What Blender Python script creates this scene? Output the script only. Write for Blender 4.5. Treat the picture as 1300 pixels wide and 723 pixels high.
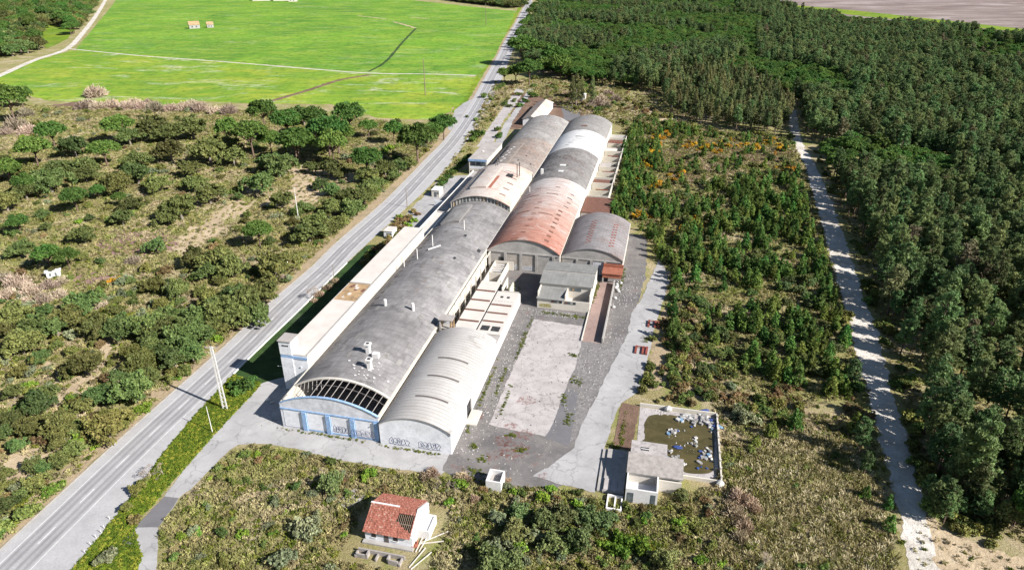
import bpy, bmesh, math, random
import numpy as np
from mathutils import Vector, Matrix, noise as mnoise
random.seed(7); RNG = np.random.default_rng(7)
sc = bpy.context.scene
for o in list(bpy.data.objects): bpy.data.objects.remove(o)
rad = math.radians
# ------------------------------------------------------------------ camera, sky, sun, exposure
H = 100.0; PITCH = rad(26.5); FPX = 866.0
cp, sp = math.cos(PITCH), math.sin(PITCH)
cam = bpy.data.cameras.new('camera'); cam.sensor_width = 36; cam.lens = 36*FPX/1300; cam.clip_start = 1; cam.clip_end = 20000
camo = bpy.data.objects.new('camera', cam); sc.collection.objects.link(camo)
camo.location = (0, 0, H); camo.rotation_euler = (math.pi/2-PITCH, 0, 0); sc.camera = camo
SUN_EL = rad(34.5); sdir = Vector((.872, -.489, math.tan(SUN_EL))).normalized()   # towards the sun
w = bpy.data.worlds.new('World'); sc.world = w; w.use_nodes = True
wn = w.node_tree.nodes; wl = w.node_tree.links
sky = wn.new('ShaderNodeTexSky'); sky.sky_type = 'NISHITA'; sky.sun_disc = False
sky.sun_elevation = SUN_EL; sky.sun_rotation = math.atan2(sdir.x, sdir.y); sky.air_density = 1.0; sky.dust_density = 0.3
bg = wn.get('Background'); bg.inputs['Strength'].default_value = 0.05
wl.new(sky.outputs[0], bg.inputs['Color'])
sl = bpy.data.lights.new('sun', 'SUN'); sl.energy = 5.0; sl.angle = rad(0.5); sl.color = (1, .965, .92)
so = bpy.data.objects.new('sun', sl); sc.collection.objects.link(so)
so.rotation_euler = (-sdir).to_track_quat('-Z', 'Y').to_euler(); so.location = (300, -100, 300)
vs = sc.view_settings; vs.view_transform = 'Standard'; vs.look = 'None'; vs.gamma = 1; vs.use_curve_mapping = False; vs.exposure = 1.12
sc.render.engine = 'CYCLES'
cy = sc.cycles; cy.max_bounces = 3; cy.diffuse_bounces = 2; cy.glossy_bounces = 2; cy.transmission_bounces = 2; cy.transparent_max_bounces = 6
# ------------------------------------------------------------------ survey: photograph point -> place on the ground (or at height z)
def G(x, y, z=0.):
    u = x-650.; v = 361.5-y
    Y = FPX*cp+v*sp; Z = -FPX*sp+v*cp; k = (z-H)/Z
    return (u*k, Y*k)
def PX(X, Y, Z=0.):
    d = Y*cp-(Z-H)*sp; up = Y*sp+(Z-H)*cp
    return (650+FPX*X/d, 361.5-FPX*up/d, d)
TH = rad(12.7); OX, OY = G(360, 541); cT, sT = math.cos(TH), math.sin(TH)
def W(s, t): return (OX+s*cT+t*sT, OY-s*sT+t*cT)         # factory frame: s to the right, t along the halls
def FS(X, Y):
    X -= OX; Y -= OY
    return (X*cT-Y*sT, X*sT+Y*cT)
# ------------------------------------------------------------------ helpers
COL = sc.collection
def link(o): COL.objects.link(o); return o
def tag(o, label=None, cat=None, group=None, kind=None):
    if label: o['label'] = label
    if cat: o['category'] = cat
    if group: o['group'] = group
    if kind: o['kind'] = kind
    return o
def empty(name, loc, rz=0, label=None, cat=None, group=None):
    o = link(bpy.data.objects.new(name, None)); o.location = loc; o.rotation_euler = (0, 0, rz); o.empty_display_size = .5
    return tag(o, label, cat, group)
class MB:
    def __init__(s, ox=0, oy=0): s.v = []; s.f = []; s.ox = ox; s.oy = oy; s.uv = None
    def add(s, vs, fs):
        b = len(s.v); s.v += [(a[0]-s.ox, a[1]-s.oy, a[2]) for a in vs]; s.f += [tuple(i+b for i in f) for f in fs]; return s
    def box(s, x0, x1, y0, y1, z0, z1):
        return s.add([(x0,y0,z0),(x1,y0,z0),(x1,y1,z0),(x0,y1,z0),(x0,y0,z1),(x1,y0,z1),(x1,y1,z1),(x0,y1,z1)],
                     [(0,3,2,1),(4,5,6,7),(0,1,5,4),(1,2,6,5),(2,3,7,6),(3,0,4,7)])
    def prism(s, poly, z0, z1):
        n = len(poly)
        return s.add([(p[0],p[1],z0) for p in poly]+[(p[0],p[1],z1) for p in poly],
                     [tuple(range(n-1,-1,-1)), tuple(range(n,2*n))]+[(i,(i+1)%n,n+(i+1)%n,n+i) for i in range(n)])
    def bar(s, a, b, wd=.1, hd=None):
        a = Vector(a); b = Vector(b); d = (b-a).normalized(); hd = hd or wd
        u = d.cross(Vector((0,0,1)));  u = Vector((1,0,0)) if u.length < .01 else u.normalized()
        q = u.cross(d); c = [(-1,-1),(1,-1),(1,1),(-1,1)]
        vs = [tuple(p+u*(i*wd/2)+q*(j*hd/2)) for p in (a,b) for i,j in c]
        return s.add(vs, [(3,2,1,0),(4,5,6,7),(0,1,5,4),(1,2,6,5),(2,3,7,6),(3,0,4,7)])
    def cyl(s, x, y, z0, z1, r0, r1=None, n=10):
        r1 = r0 if r1 is None else r1
        vs = [(x+r*math.cos(2*math.pi*i/n), y+r*math.sin(2*math.pi*i/n), z) for r,z in ((r0,z0),(r1,z1)) for i in range(n)]
        return s.add(vs, [tuple(range(n-1,-1,-1)), tuple(range(n,2*n))]+[(i,(i+1)%n,n+(i+1)%n,n+i) for i in range(n)])
    def build(s, name, mat, parent=None, smooth=False, kind=None, label=None):
        me = bpy.data.meshes.new(name); me.from_pydata(s.v, [], s.f)
        if s.uv is not None:
            l = me.uv_layers.new(name='UVMap'); l.data.foreach_set('uv', np.array(s.uv, dtype=np.float32).ravel())
        me.materials.append(mat)
        if smooth: me.polygons.foreach_set('use_smooth', [True]*len(me.polygons))
        me.update()
        o = link(bpy.data.objects.new(name, me))
        if parent: o.parent = parent
        return tag(o, label=label, kind=kind)
def np_mesh(name, V, Fq, mats, midx=None, smooth=False):
    me = bpy.data.meshes.new(name)
    n = len(Fq); k = Fq.shape[1]
    me.vertices.add(len(V)); me.vertices.foreach_set('co', V.astype(np.float32).ravel())
    me.loops.add(n*k); me.loops.foreach_set('vertex_index', Fq.astype(np.int32).ravel())
    me.polygons.add(n); me.polygons.foreach_set('loop_start', np.arange(0, n*k, k, dtype=np.int32))
    for m in mats: me.materials.append(m)
    if midx is not None: me.polygons.foreach_set('material_index', midx.astype(np.int32))
    me.update(calc_edges=True); me.validate()
    return me
# ------------------------------------------------------------------ materials
class NT:
    def __init__(s, name):
        s.m = bpy.data.materials.new(name); s.m.use_nodes = True; s.t = s.m.node_tree; s.n = s.t.nodes
        s.b = s.n.get('Principled BSDF'); s.out = s.n.get('Material Output'); s.pos = None
    def l(s, a, b): s.t.links.new(a, b)
    def P(s):
        if s.pos is None: s.pos = s.n.new('ShaderNodeNewGeometry').outputs['Position']
        return s.pos
    def uv(s): return s.n.new('ShaderNodeTexCoord').outputs['UV']
    def obj(s): return s.n.new('ShaderNodeTexCoord').outputs['Object']
    def noise(s, scale, detail=5, rough=.6, vec=None, dist=0, sc3=None):
        v = vec or s.P()
        if sc3:
            mp = s.n.new('ShaderNodeMapping'); mp.inputs['Scale'].default_value = sc3; s.l(v, mp.inputs[0]); v = mp.outputs[0]
        k = s.n.new('ShaderNodeTexNoise'); k.inputs['Scale'].default_value = scale; k.inputs['Detail'].default_value = detail
        k.inputs['Roughness'].default_value = rough; k.inputs['Distortion'].default_value = dist; s.l(v, k.inputs['Vector']); return k.outputs['Fac']
    def ramp(s, fac, stops, interp='LINEAR'):
        r = s.n.new('ShaderNodeValToRGB'); r.color_ramp.interpolation = interp; e = r.color_ramp.elements
        while len(e) < len(stops): e.new(.5)
        for q, (p, c) in zip(e, stops):
            q.position = p; q.color = (c, c, c, 1) if isinstance(c, (int, float)) else (*c, 1)
        s.l(fac, r.inputs[0]); return r.outputs[0]
    def mix(s, fac, a, b, mode='MIX'):
        k = s.n.new('ShaderNodeMix'); k.data_type = 'RGBA'; k.blend_type = mode
        for v, i in ((fac, 0), (a, 6), (b, 7)):
            if isinstance(v, (int, float)): k.inputs[i].default_value = v if i == 0 else (v, v, v, 1)
            elif isinstance(v, tuple): k.inputs[i].default_value = (*v, 1)
            else: s.l(v, k.inputs[i])
        return k.outputs[2]
    def math(s, op, a, b=0.):
        k = s.n.new('ShaderNodeMath'); k.operation = op
        for i, v in enumerate((a, b)):
            if isinstance(v, (int, float)): k.inputs[i].default_value = v
            else: s.l(v, k.inputs[i])
        return k.outputs[0]
    def rnd(s): return s.n.new('ShaderNodeObjectInfo').outputs['Random']
    def hsv(s, col, v=None, h=None, sat=None):
        k = s.n.new('ShaderNodeHueSaturation'); s.l(col, k.inputs['Color'])
        for nm, q in (('Value', v), ('Hue', h), ('Saturation', sat)):
            if q is None: continue
            if isinstance(q, (int, float)): k.inputs[nm].default_value = q
            else: s.l(q, k.inputs[nm])
        return k.outputs[0]
    def bump(s, fac, strength=.5, dist=.1):
        k = s.n.new('ShaderNodeBump'); k.inputs['Strength'].default_value = strength; k.inputs['Distance'].default_value = dist
        s.l(fac, k.inputs['Height']); s.l(k.outputs[0], s.b.inputs['Normal']); return s
    def col(s, c, rough=.85, spec=.3, metal=0):
        if isinstance(c, tuple): s.b.inputs['Base Color'].default_value = (*c, 1)
        else: s.l(c, s.b.inputs['Base Color'])
        s.b.inputs['Roughness'].default_value = rough; s.b.inputs['Specular IOR Level'].default_value = spec; s.b.inputs['Metallic'].default_value = metal
        return s
def plain(name, c, rough=.8, var=.25, scale=.6, grime=(.2, .18, .16), gfac=.35, spec=.3, metal=0, bump=0.):
    n = NT(name)
    a = tuple(x*(1-var) for x in c); b = tuple(min(.9, x*(1+var*.5)) for x in c)
    q = n.ramp(n.noise(scale, 7, .65), [(.3, a), (.7, b)])
    q = n.mix(n.math('MULTIPLY', n.ramp(n.noise(scale*2.7, 8, .7), [(.5, 0.), (.75, 1.)]), gfac), q, grime)
    n.col(q, rough, spec, metal)
    if bump: n.bump(n.noise(scale*12, 4), bump, .05)
    return n.m
def leafmat(name, c1, c2, dry=None, tr=.25, hv=.5, nscale=.25, vr=(.65, 1.35), dead=0):
    n = NT(name); r = n.rnd()
    q = n.ramp(n.noise(nscale, 3, .6), [(.3, c1), (.7, c2)])
    q = n.hsv(q, v=n.ramp(r, [(0, vr[0]), (1, vr[1])]), h=n.math('ADD', n.math('MULTIPLY', n.math('SUBTRACT', n.math('FRACT', n.math('MULTIPLY', r, 17.3)), .5), .05*hv*2), .5))
    q = n.hsv(q, v=n.ramp(n.noise(3.1, 2, .5), [(.3, .5), (.7, 1.55)]), h=n.ramp(n.noise(2.3, 2, .5), [(.3, .52), (.7, .475)]))
    if dead: q = n.mix(n.ramp(r, [(1-dead, 0.), (1-dead+.005, .8)]), q, (.20, .145, .105))
    if dry: q = n.mix(n.ramp(n.noise(1.6, 4, .7), [(.55, 0.), (.75, dry[1])]), q, dry[0])
    n.col(q, .7, .25)
    if tr:
        t = n.n.new('ShaderNodeBsdfTranslucent'); mx = n.n.new('ShaderNodeMixShader'); mx.inputs[0].default_value = tr
        n.l(q, t.inputs[0]); n.l(n.b.outputs[0], mx.inputs[1]); n.l(t.outputs[0], mx.inputs[2]); n.l(mx.outputs[0], n.out.inputs[0])
    return n.m
# scrub colour shared by the ground and the tufts that grow on it
def scrubcol(n, fine=True):
    base = n.ramp(n.noise(.045, 6, .62, dist=.6), [(.30, (.16, .175, .045)), (.42, (.25, .21, .095)), (.52, (.20, .205, .06)), (.62, (.33, .27, .16)), (.74, (.25, .185, .125))])
    g = n.ramp(n.noise(.11, 5, .6), [(.50, 0.), (.64, 1.)])
    base = n.mix(n.math('MULTIPLY', g, .75), base, (.15, .20, .028))
    base = n.mix(n.ramp(n.noise(.06, 7, .65, dist=.8), [(.52, 0.), (.64, .85)]), base, (.40, .33, .22))
    if fine: base = n.mix(n.ramp(n.noise(.9, 6, .75), [(.35, .0), (.7, .6)]), base, (.32, .26, .15))
    return base
def mk_scrub():
    n = NT('scrub_ground'); c = scrubcol(n)
    sand = n.ramp(n.noise(.028, 6, .6, dist=1.0), [(.56, 0.), (.64, 1.)])
    c = n.mix(n.math('MULTIPLY', sand, .6), c, (.36, .28, .18))
    c = n.mix(n.ramp(n.noise(2.8, 4, .8), [(.3, .4), (.5, 0.)]), c, (.05, .055, .022))
    n.col(c, .95, .1); n.bump(n.noise(1.4, 6, .75), 1, .5); return n.m
M_SCRUB = mk_scrub()
def mk_meadow(name, a, b, y, white=.5):
    n = NT(name)
    c = n.ramp(n.noise(.012, 7, .6, dist=.8, sc3=(1, .6, 1)), [(.34, a), (.5, tuple((p+q)/2 for p, q in zip(a, b))), (.62, b)])
    c = n.mix(n.ramp(n.noise(.03, 9, .72, sc3=(.7, 1.3, 1), dist=.5), [(.45, 0.), (.68, .85)]), c, y)
    c = n.mix(n.ramp(n.noise(.022, 10, .75, dist=1.2, sc3=(.7, 1.6, 1)), [(.545, 0.), (.66, white)]), c, (.42, .42, .32))
    c = n.mix(n.ramp(n.noise(.15, 9, .8), [(.36, .8), (.52, 0.)]), c, tuple(x*.5 for x in a))
    c = n.mix(n.ramp(n.noise(.07, 8, .75, dist=1.), [(.55, 0.), (.7, .5)]), c, tuple(.3*p+.25*q+.05 for p, q in zip(a, y)))
    n.col(c, .9, .15); n.bump(n.noise(.6, 7, .8), .8, .5); return n.m
M_MEADOW = mk_meadow('meadow_grass', (.075, .185, .018), (.145, .285, .024), (.25, .33, .04), .3)
M_MEADOW2 = mk_meadow('meadow_flowering', (.105, .215, .018), (.18, .29, .026), (.34, .35, .04), .95)
M_VERGE = mk_meadow('verge_grass', (.09, .17, .012), (.17, .25, .015), (.24, .26, .02), .25)
M_LAWN = mk_meadow('shaded_lawn', (.022, .05, .014), (.035, .07, .018), (.05, .085, .02), .1)  # greens lowered: part of the building's shade is put into the colour
def mk_sand(name, c1, c2, c3):
    n = NT(name)
    c = n.ramp(n.noise(.12, 8, .65, dist=.5), [(.3, c1), (.55, c2), (.75, c3)])
    c = n.mix(n.ramp(n.noise(1.2, 6, .75), [(.3, .5), (.5, 0.)]), c, tuple(x*.55 for x in c1))
    n.col(c, .95, .1); n.bump(n.noise(.8, 7, .7), 1, .35); return n.m
M_SAND = mk_sand('sandy_soil', (.29, .22, .145), (.42, .33, .22), (.50, .42, .30))
M_TRACK = mk_sand('white_sand_track', (.36, .32, .27), (.52, .48, .43), (.62, .59, .55))
M_BROWN = mk_sand('brown_soil', (.11, .07, .05), (.17, .11, .08), (.22, .16, .11))
M_PINK = mk_sand('heather_soil', (.17, .10, .09), (.24, .15, .13), (.30, .22, .18))
M_VERGES = mk_sand('dusty_verge', (.22, .18, .11), (.34, .26, .17), (.26, .23, .11))
def mk_paddy():
    n = NT('bare_paddy'); c = n.ramp(n.noise(.02, 9, .75, dist=.6, sc3=(.35, 1, 1)), [(.35, (.12, .085, .075)), (.5, (.20, .155, .14)), (.68, (.34, .29, .27))])
    n.col(c, .9, .2); return n.m
M_PADDY = mk_paddy()
def mk_road():
    n = NT('worn_asphalt'); u = n.n.new('ShaderNodeSeparateXYZ'); n.l(n.uv(), u.inputs[0])
    X = u.outputs[0]                                    # metres across the road from the left edge
    base = n.ramp(n.noise(.25, 8, .7), [(.3, (.31, .30, .30)), (.7, (.40, .39, .39))])
    tr = n.ramp(n.math('DIVIDE', X, 13.), [(.20, 0.), (.245, .8), (.30, .25), (.36, .8), (.41, 0.), (.45, .1), (.485, .8), (.54, .25), (.60, .85), (.66, 0.)])
    tr = n.math('MULTIPLY', tr, n.ramp(n.noise(.12, 4, .6), [(.3, .6), (.7, 1.)]))
    c = n.mix(tr, base, (.135, .132, .14))
    c = n.mix(n.ramp(n.noise(2.5, 8, .8), [(.35, .35), (.6, 0.)]), c, (.16, .15, .15))
    n.col(c, .9, .2); n.bump(n.noise(8, 3), .3, .02); return n.m
M_ROAD = mk_road()
def mk_conc(name, c1, c2, dk, stain=.6, sc_=.18, extra=None):
    n = NT(name)
    c = n.ramp(n.noise(sc_, 8, .68, dist=.4), [(.3, c1), (.7, c2)])
    c = n.mix(n.ramp(n.noise(sc_*2.6, 9, .75), [(.52, 0.), (.72, stain)]), c, dk)
    c = n.mix(n.ramp(n.noise(3.2, 6, .8), [(.3, .45), (.48, 0.)]), c, dk)
    vo = n.n.new('ShaderNodeTexVoronoi'); vo.feature = 'DISTANCE_TO_EDGE'; vo.inputs['Scale'].default_value = .12
    vv = n.n.new('ShaderNodeVectorMath'); vv.operation = 'ADD'; nn = n.n.new('ShaderNodeTexNoise'); nn.inputs['Scale'].default_value = .5; nn.inputs['Detail'].default_value = 5; n.l(n.P(), nn.inputs['Vector'])
    sc_v = n.n.new('ShaderNodeVectorMath'); sc_v.operation = 'SCALE'; sc_v.inputs['Scale'].default_value = 3.5; n.l(nn.outputs['Color'], sc_v.inputs[0]); n.l(n.P(), vv.inputs[0]); n.l(sc_v.outputs[0], vv.inputs[1]); n.l(vv.outputs[0], vo.inputs['Vector'])
    c = n.mix(n.ramp(vo.outputs['Distance'], [(.0, .5), (.010, .3), (.018, 0.)]), c, tuple(x*.75 for x in dk))
    if extra: c = n.mix(n.ramp(n.noise(extra[1], 6, .7, dist=.6), [(extra[2], 0.), (extra[2]+.06, extra[3])]), c, extra[0])
    n.col(c, .9, .2); n.bump(n.noise(5, 5), .4, .03); return n.m
M_CONC = mk_conc('yard_concrete', (.29, .265, .255), (.42, .39, .38), (.15, .13, .12), .75)
M_LANE = mk_conc('lane_concrete', (.25, .24, .24), (.38, .37, .365), (.18, .17, .168), .5, .1)
M_YARD = mk_conc('yard_asphalt', (.085, .08, .08), (.18, .165, .155), (.25, .23, .22), .6, .16, ((.17, .10, .085), .12, .60, .5))
M_RUBBLEY = mk_conc('rubble_strewn_asphalt', (.11, .105, .10), (.18, .165, .16), (.36, .34, .33), .95, .5)
M_DARKTAR = mk_conc('dark_tar', (.11, .105, .11), (.15, .145, .15), (.2, .19, .19), .3)
M_BRICKFLOOR = mk_conc('brick_floor', (.22, .15, .13), (.30, .22, .19), (.15, .11, .10), .5)
def mk_dust():
    n = NT('red_dust'); c = n.ramp(n.noise(.9, 7, .7), [(.3, (.20, .05, .035)), (.7, (.27, .10, .075))]); n.col(c, .95, .1)
    tb = n.n.new('ShaderNodeBsdfTransparent'); mx = n.n.new('ShaderNodeMixShader'); n.l(n.ramp(n.noise(1.1, 9, .75), [(.46, 0.), (.66, .65)]), mx.inputs[0]); n.l(tb.outputs[0], mx.inputs[1]); n.l(n.b.outputs[0], mx.inputs[2]); n.l(mx.outputs[0], n.out.inputs[0]); return n.m
M_REDSTAIN = mk_dust()
M_WHITEPAINT = plain('road_paint', (.58, .58, .57), .8, .25, .8, (.35, .35, .35), .7)
M_KERB = plain('kerb_concrete', (.36, .33, .30), .9)
def mk_water():
    n = NT('pond_water'); c = n.ramp(n.noise(.35, 6, .65, dist=.7), [(.35, (.05, .042, .014)), (.7, (.095, .075, .03))])
    n.col(c, .12, .5); n.bump(n.noise(3, 3), .05, .02); return n.m
M_WATER = mk_water()
# roofs: sheet courses are in the roof's own UV (metres round the arc, metres along the hall)
def mk_roof(name, c1, c2, stain, sfac=.6, sheet=(1.1, 2.4), sv=.35, tint=None, lines=.22, streak=.65, rough=.9):
    n = NT(name); uv = n.uv()
    bt = n.n.new('ShaderNodeTexBrick'); n.l(uv, bt.inputs['Vector']); bt.offset = 0.0; bt.inputs['Scale'].default_value = 1
    bt.inputs['Brick Width'].default_value = sheet[0]; bt.inputs['Row Height'].default_value = sheet[1]; bt.inputs['Mortar Size'].default_value = .05
    bt.inputs['Color1'].default_value = (1-sv, 1-sv, 1-sv, 1); bt.inputs['Color2'].default_value = (1, 1, 1, 1); bt.inputs['Mortar'].default_value = (1-lines, 1-lines, 1-lines, 1)
    c = n.ramp(n.noise(.06, 7, .6, vec=uv, dist=.3), [(.32, c1), (.68, c2)])
    if tint: c = n.mix(n.ramp(n.noise(tint[1], 6, .6, vec=uv, dist=.5), [(tint[2], 0.), (tint[2]+.2, tint[3])]), c, tint[0])
    c = n.mix(n.ramp(n.noise(.16, 9, .72, vec=uv, dist=.5), [(.47, 0.), (.66, sfac)]), c, stain)
    c = n.mix(n.ramp(n.noise(.09, 9, .7, vec=uv, dist=1.), [(.60, 0.), (.68, .55)]), c, tuple(x*.55 for x in stain))
    c = n.mix(n.ramp(n.noise(1, 6, .7, vec=uv, sc3=(.12, 1.2, 1)), [(.5, 0.), (.75, streak)]), c, stain)
    c = n.mix(n.ramp(n.noise(2.2, 5, .8, vec=uv), [(.3, .35), (.5, 0.)]), c, tuple(x*.6 for x in stain))
    c = n.mix(1., c, bt.outputs['Color'], 'MULTIPLY')
    n.col(c, rough, .2)
    wv = n.n.new('ShaderNodeTexWave'); wv.wave_type = 'BANDS'; wv.bands_direction = 'Y'; wv.inputs['Scale'].default_value = 1.1; n.l(uv, wv.inputs[0])
    n.bump(wv.outputs['Fac'], .25, .05)
    return n.m
M_RA = mk_roof('grey_fibre_roof', (.17, .16, .16), (.32, .305, .30), (.105, .098, .098), .65, sv=.2)
M_RB = mk_roof('pale_ribbed_roof', (.37, .35, .33), (.44, .42, .405), (.29, .265, .245), .45, (40, 1.15), .05, lines=.32, streak=.5)
M_RA2 = mk_roof('pinkish_white_roof', (.46, .40, .36), (.55, .51, .47), (.38, .27, .22), .4, sv=.12, tint=((.46, .24, .17), .07, .48, .7))
M_RA3 = mk_roof('brown_stained_roof', (.25, .21, .185), (.33, .29, .26), (.16, .125, .11), .7, sv=.25, tint=((.26, .16, .12), .09, .5, .7))
M_RA4 = mk_roof('pale_grey_roof', (.25, .235, .225), (.36, .34, .325), (.16, .145, .135), .7, sv=.22, tint=((.27, .20, .165), .09, .52, .45))
def mk_red():
    n = NT('red_faded_roof'); uv = n.uv(); x = n.n.new('ShaderNodeSeparateXYZ'); n.l(uv, x.inputs[0])
    k = n.math('ADD', n.math('DIVIDE', x.outputs[1], 68.), n.math('MULTIPLY', n.math('SUBTRACT', n.noise(.09, 6, .65, vec=uv), .5), .9))
    c = n.ramp(k, [(.0, (.33, .15, .11)), (.22, (.37, .21, .165)), (.5, (.40, .29, .25)), (.75, (.45, .39, .36)), (1., (.52, .50, .48))])
    c = n.mix(n.ramp(n.noise(1, 7, .7, vec=uv, sc3=(.1, .9, 1)), [(.42, 0.), (.68, .75)]), c, (.25, .115, .09))
    c = n.mix(n.ramp(n.noise(.13, 9, .75, vec=uv, dist=.8), [(.52, 0.), (.66, .6)]), c, (.46, .42, .39))
    bt = n.n.new('ShaderNodeTexBrick'); n.l(uv, bt.inputs['Vector']); bt.offset = 0; bt.inputs['Scale'].default_value = 1
    bt.inputs['Brick Width'].default_value = 2.4; bt.inputs['Row Height'].default_value = 1.15; bt.inputs['Mortar Size'].default_value = .03
    bt.inputs['Color1'].default_value = (.82, .82, .82, 1); bt.inputs['Color2'].default_value = (1, 1, 1, 1); bt.inputs['Mortar'].default_value = (.75, .75, .75, 1)
    n.col(n.mix(1., c, bt.outputs['Color'], 'MULTIPLY'), .9, .2); return n.m
M_RED = mk_red()
M_RC2 = mk_roof('dark_grey_roof', (.18, .17, .165), (.28, .265, .255), (.11, .095, .09), .75, sv=.25, tint=((.22, .15, .12), .1, .52, .5))
M_RC3 = mk_roof('whitewashed_roof', (.56, .55, .54), (.66, .66, .66), (.42, .40, .39), .35, sv=.1)
M_RC4 = mk_roof('aged_grey_roof', (.23, .215, .205), (.30, .285, .27), (.16, .15, .14), .5, sv=.2)
M_RD = mk_roof('lilac_grey_roof', (.20, .185, .185), (.27, .25, .25), (.14, .125, .12), .6, sv=.14, tint=((.24, .15, .12), .08, .5, .6))
M_ANX = mk_roof('slab_grey_roof', (.20, .20, .19), (.27, .26, .25), (.13, .13, .12), .5, sv=.15)
M_FLATW = plain('white_flat_roof', (.50, .46, .42), .85, .12, .25, (.45, .38, .32), .4)
M_FLATG = plain('grey_flat_roof', (.34, .31, .29), .9, .25, .3, (.2, .18, .17), .5)
M_RUSTP = plain('rusty_patch', (.36, .24, .13), .9, .45, .5, (.12, .08, .06), .7)
M_WALLW = plain('white_render', (.52, .48, .42), .85, .15, .3, (.40, .35, .28), .45)
M_WALLB = plain('weathered_white_wall', (.68, .68, .70), .85, .2, .45, (.30, .30, .34), .5)
M_WALLG = plain('grey_concrete_wall', (.33, .31, .29), .9, .25, .35, (.18, .17, .15), .5)
M_GABLE = plain('stained_gable', (.58, .58, .61), .9, .3, .5, (.26, .26, .30), .65)
M_BLUE = plain('faded_blue_paint', (.22, .35, .55), .8, .3, .9, (.52, .54, .58), .85)
M_DARK = plain('dark_opening', (.03, .03, .032), .6, .2)
M_GLASS = plain('dusty_glass', (.10, .12, .13), .25, .4, .8, (.3, .3, .28), .4, .5)
M_BRICK = plain('terracotta_brick', (.29, .105, .065), .9, .35, .8, (.2, .09, .06), .5)
M_DOOR = plain('beige_shutter', (.36, .32, .28), .85, .25, .6, (.2, .16, .13), .5)
M_STEEL = plain('pale_steel', (.45, .42, .39), .6, .2, .8, (.25, .15, .1), .5)
M_RUST = plain('rusted_steel', (.22, .055, .038), .85, .3, 1.2, (.16, .06, .04), .5)
M_SLIT = plain('rust_brown_strip', (.15, .07, .05), .9, .3, .8, (.08, .05, .04), .5)
M_SLITD = plain('dark_lap_strip', (.10, .085, .08), .9, .3, .8, (.05, .05, .05), .5)
M_WHITE = plain('white_paint', (.62, .60, .58), .7, .1, 1.0, (.45, .42, .4), .4)
M_POLE = plain('pole_concrete', (.55, .53, .50), .85, .15)
M_WOOD = plain('grey_wood', (.20, .15, .11), .9, .3, 1.2)
M_PALEWOOD = plain('bleached_timber', (.55, .50, .44), .9, .2, 1.2)
M_STONE = plain('grey_stone', (.30, .27, .25), .95, .35, 1.0)
def mk_tile():
    n = NT('clay_tile'); a = n.n.new('ShaderNodeAttribute'); a.attribute_name = 'tone'
    c = n.ramp(a.outputs['Fac'], [(0, (.16, .06, .042)), (.4, (.26, .092, .065)), (.93, (.31, .125, .09)), (1, (.36, .24, .19))])
    c = n.mix(n.ramp(n.noise(.8, 5, .7), [(.5, 0.), (.7, .5)]), c, (.20, .12, .09)); n.col(c, .9, .2); return n.m
M_TILE = mk_tile()
M_BARK = plain('pine_bark', (.15, .10, .075), .95, .4, 1.5, (.06, .05, .04), .5)
M_BARKG = plain('grey_bark', (.20, .17, .14), .95, .4, 1.5, (.08, .07, .06), .5)
M_PALEBARK = plain('pale_twigs', (.36, .29, .23), .95, .3, .8, (.2, .16, .13), .4)
L_STONEPINE = leafmat('stone_pine_needles', (.05, .115, .02), (.10, .17, .034), tr=.32, vr=(.75, 1.35))
L_MARITIME = leafmat('maritime_pine_needles', (.085, .142, .048), (.165, .22, .080), ((.25, .21, .14), .4), tr=.38, hv=.8, vr=(.6, 1.5), dead=.015)
L_OAK = leafmat('oak_leaves', (.078, .108, .030), (.15, .178, .052), ((.21, .19, .12), .4), tr=.32, hv=1., vr=(.6, 1.5))
L_OLIVE = leafmat('olive_leaves', (.12, .13, .03), (.18, .175, .05), ((.2, .17, .08), .4))
L_YOUNG = leafmat('young_pine_needles', (.08, .155, .03), (.15, .225, .05), tr=.35, hv=.9, vr=(.6, 1.45))
L_BUSH = leafmat('shrub_leaves', (.09, .125, .028), (.16, .18, .045), ((.24, .20, .12), .5), hv=1., vr=(.6, 1.5))
L_BRIGHT = leafmat('bright_shrub_leaves', (.11, .20, .022), (.19, .28, .035))
L_LIGHT = leafmat('light_shrub_leaves', (.10, .135, .045), (.18, .21, .075), ((.24, .21, .13), .4), hv=.9)
L_GREY = leafmat('grey_green_leaves', (.14, .17, .09), (.22, .24, .13), ((.26, .22, .15), .5))
L_HEDGE = leafmat('hedge_leaves', (.05, .10, .02), (.10, .16, .03))
L_GORSE = leafmat('gorse_flowers', (.30, .19, .02), (.55, .30, .015), tr=.15, hv=.3)
L_RUSTB = leafmat('rusty_shrub_leaves', (.16, .115, .045), (.24, .18, .08))
L_EUC = leafmat('eucalyptus_leaves', (.10, .125, .045), (.175, .185, .07), ((.23, .18, .10), .45), hv=.9, vr=(.6, 1.5))
L_DRY = leafmat('dry_reed', (.30, .24, .17), (.42, .34, .25), tr=.15)
L_PINKDRY = leafmat('dry_pink_twigs', (.30, .22, .15), (.42, .32, .22), tr=.15)
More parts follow.
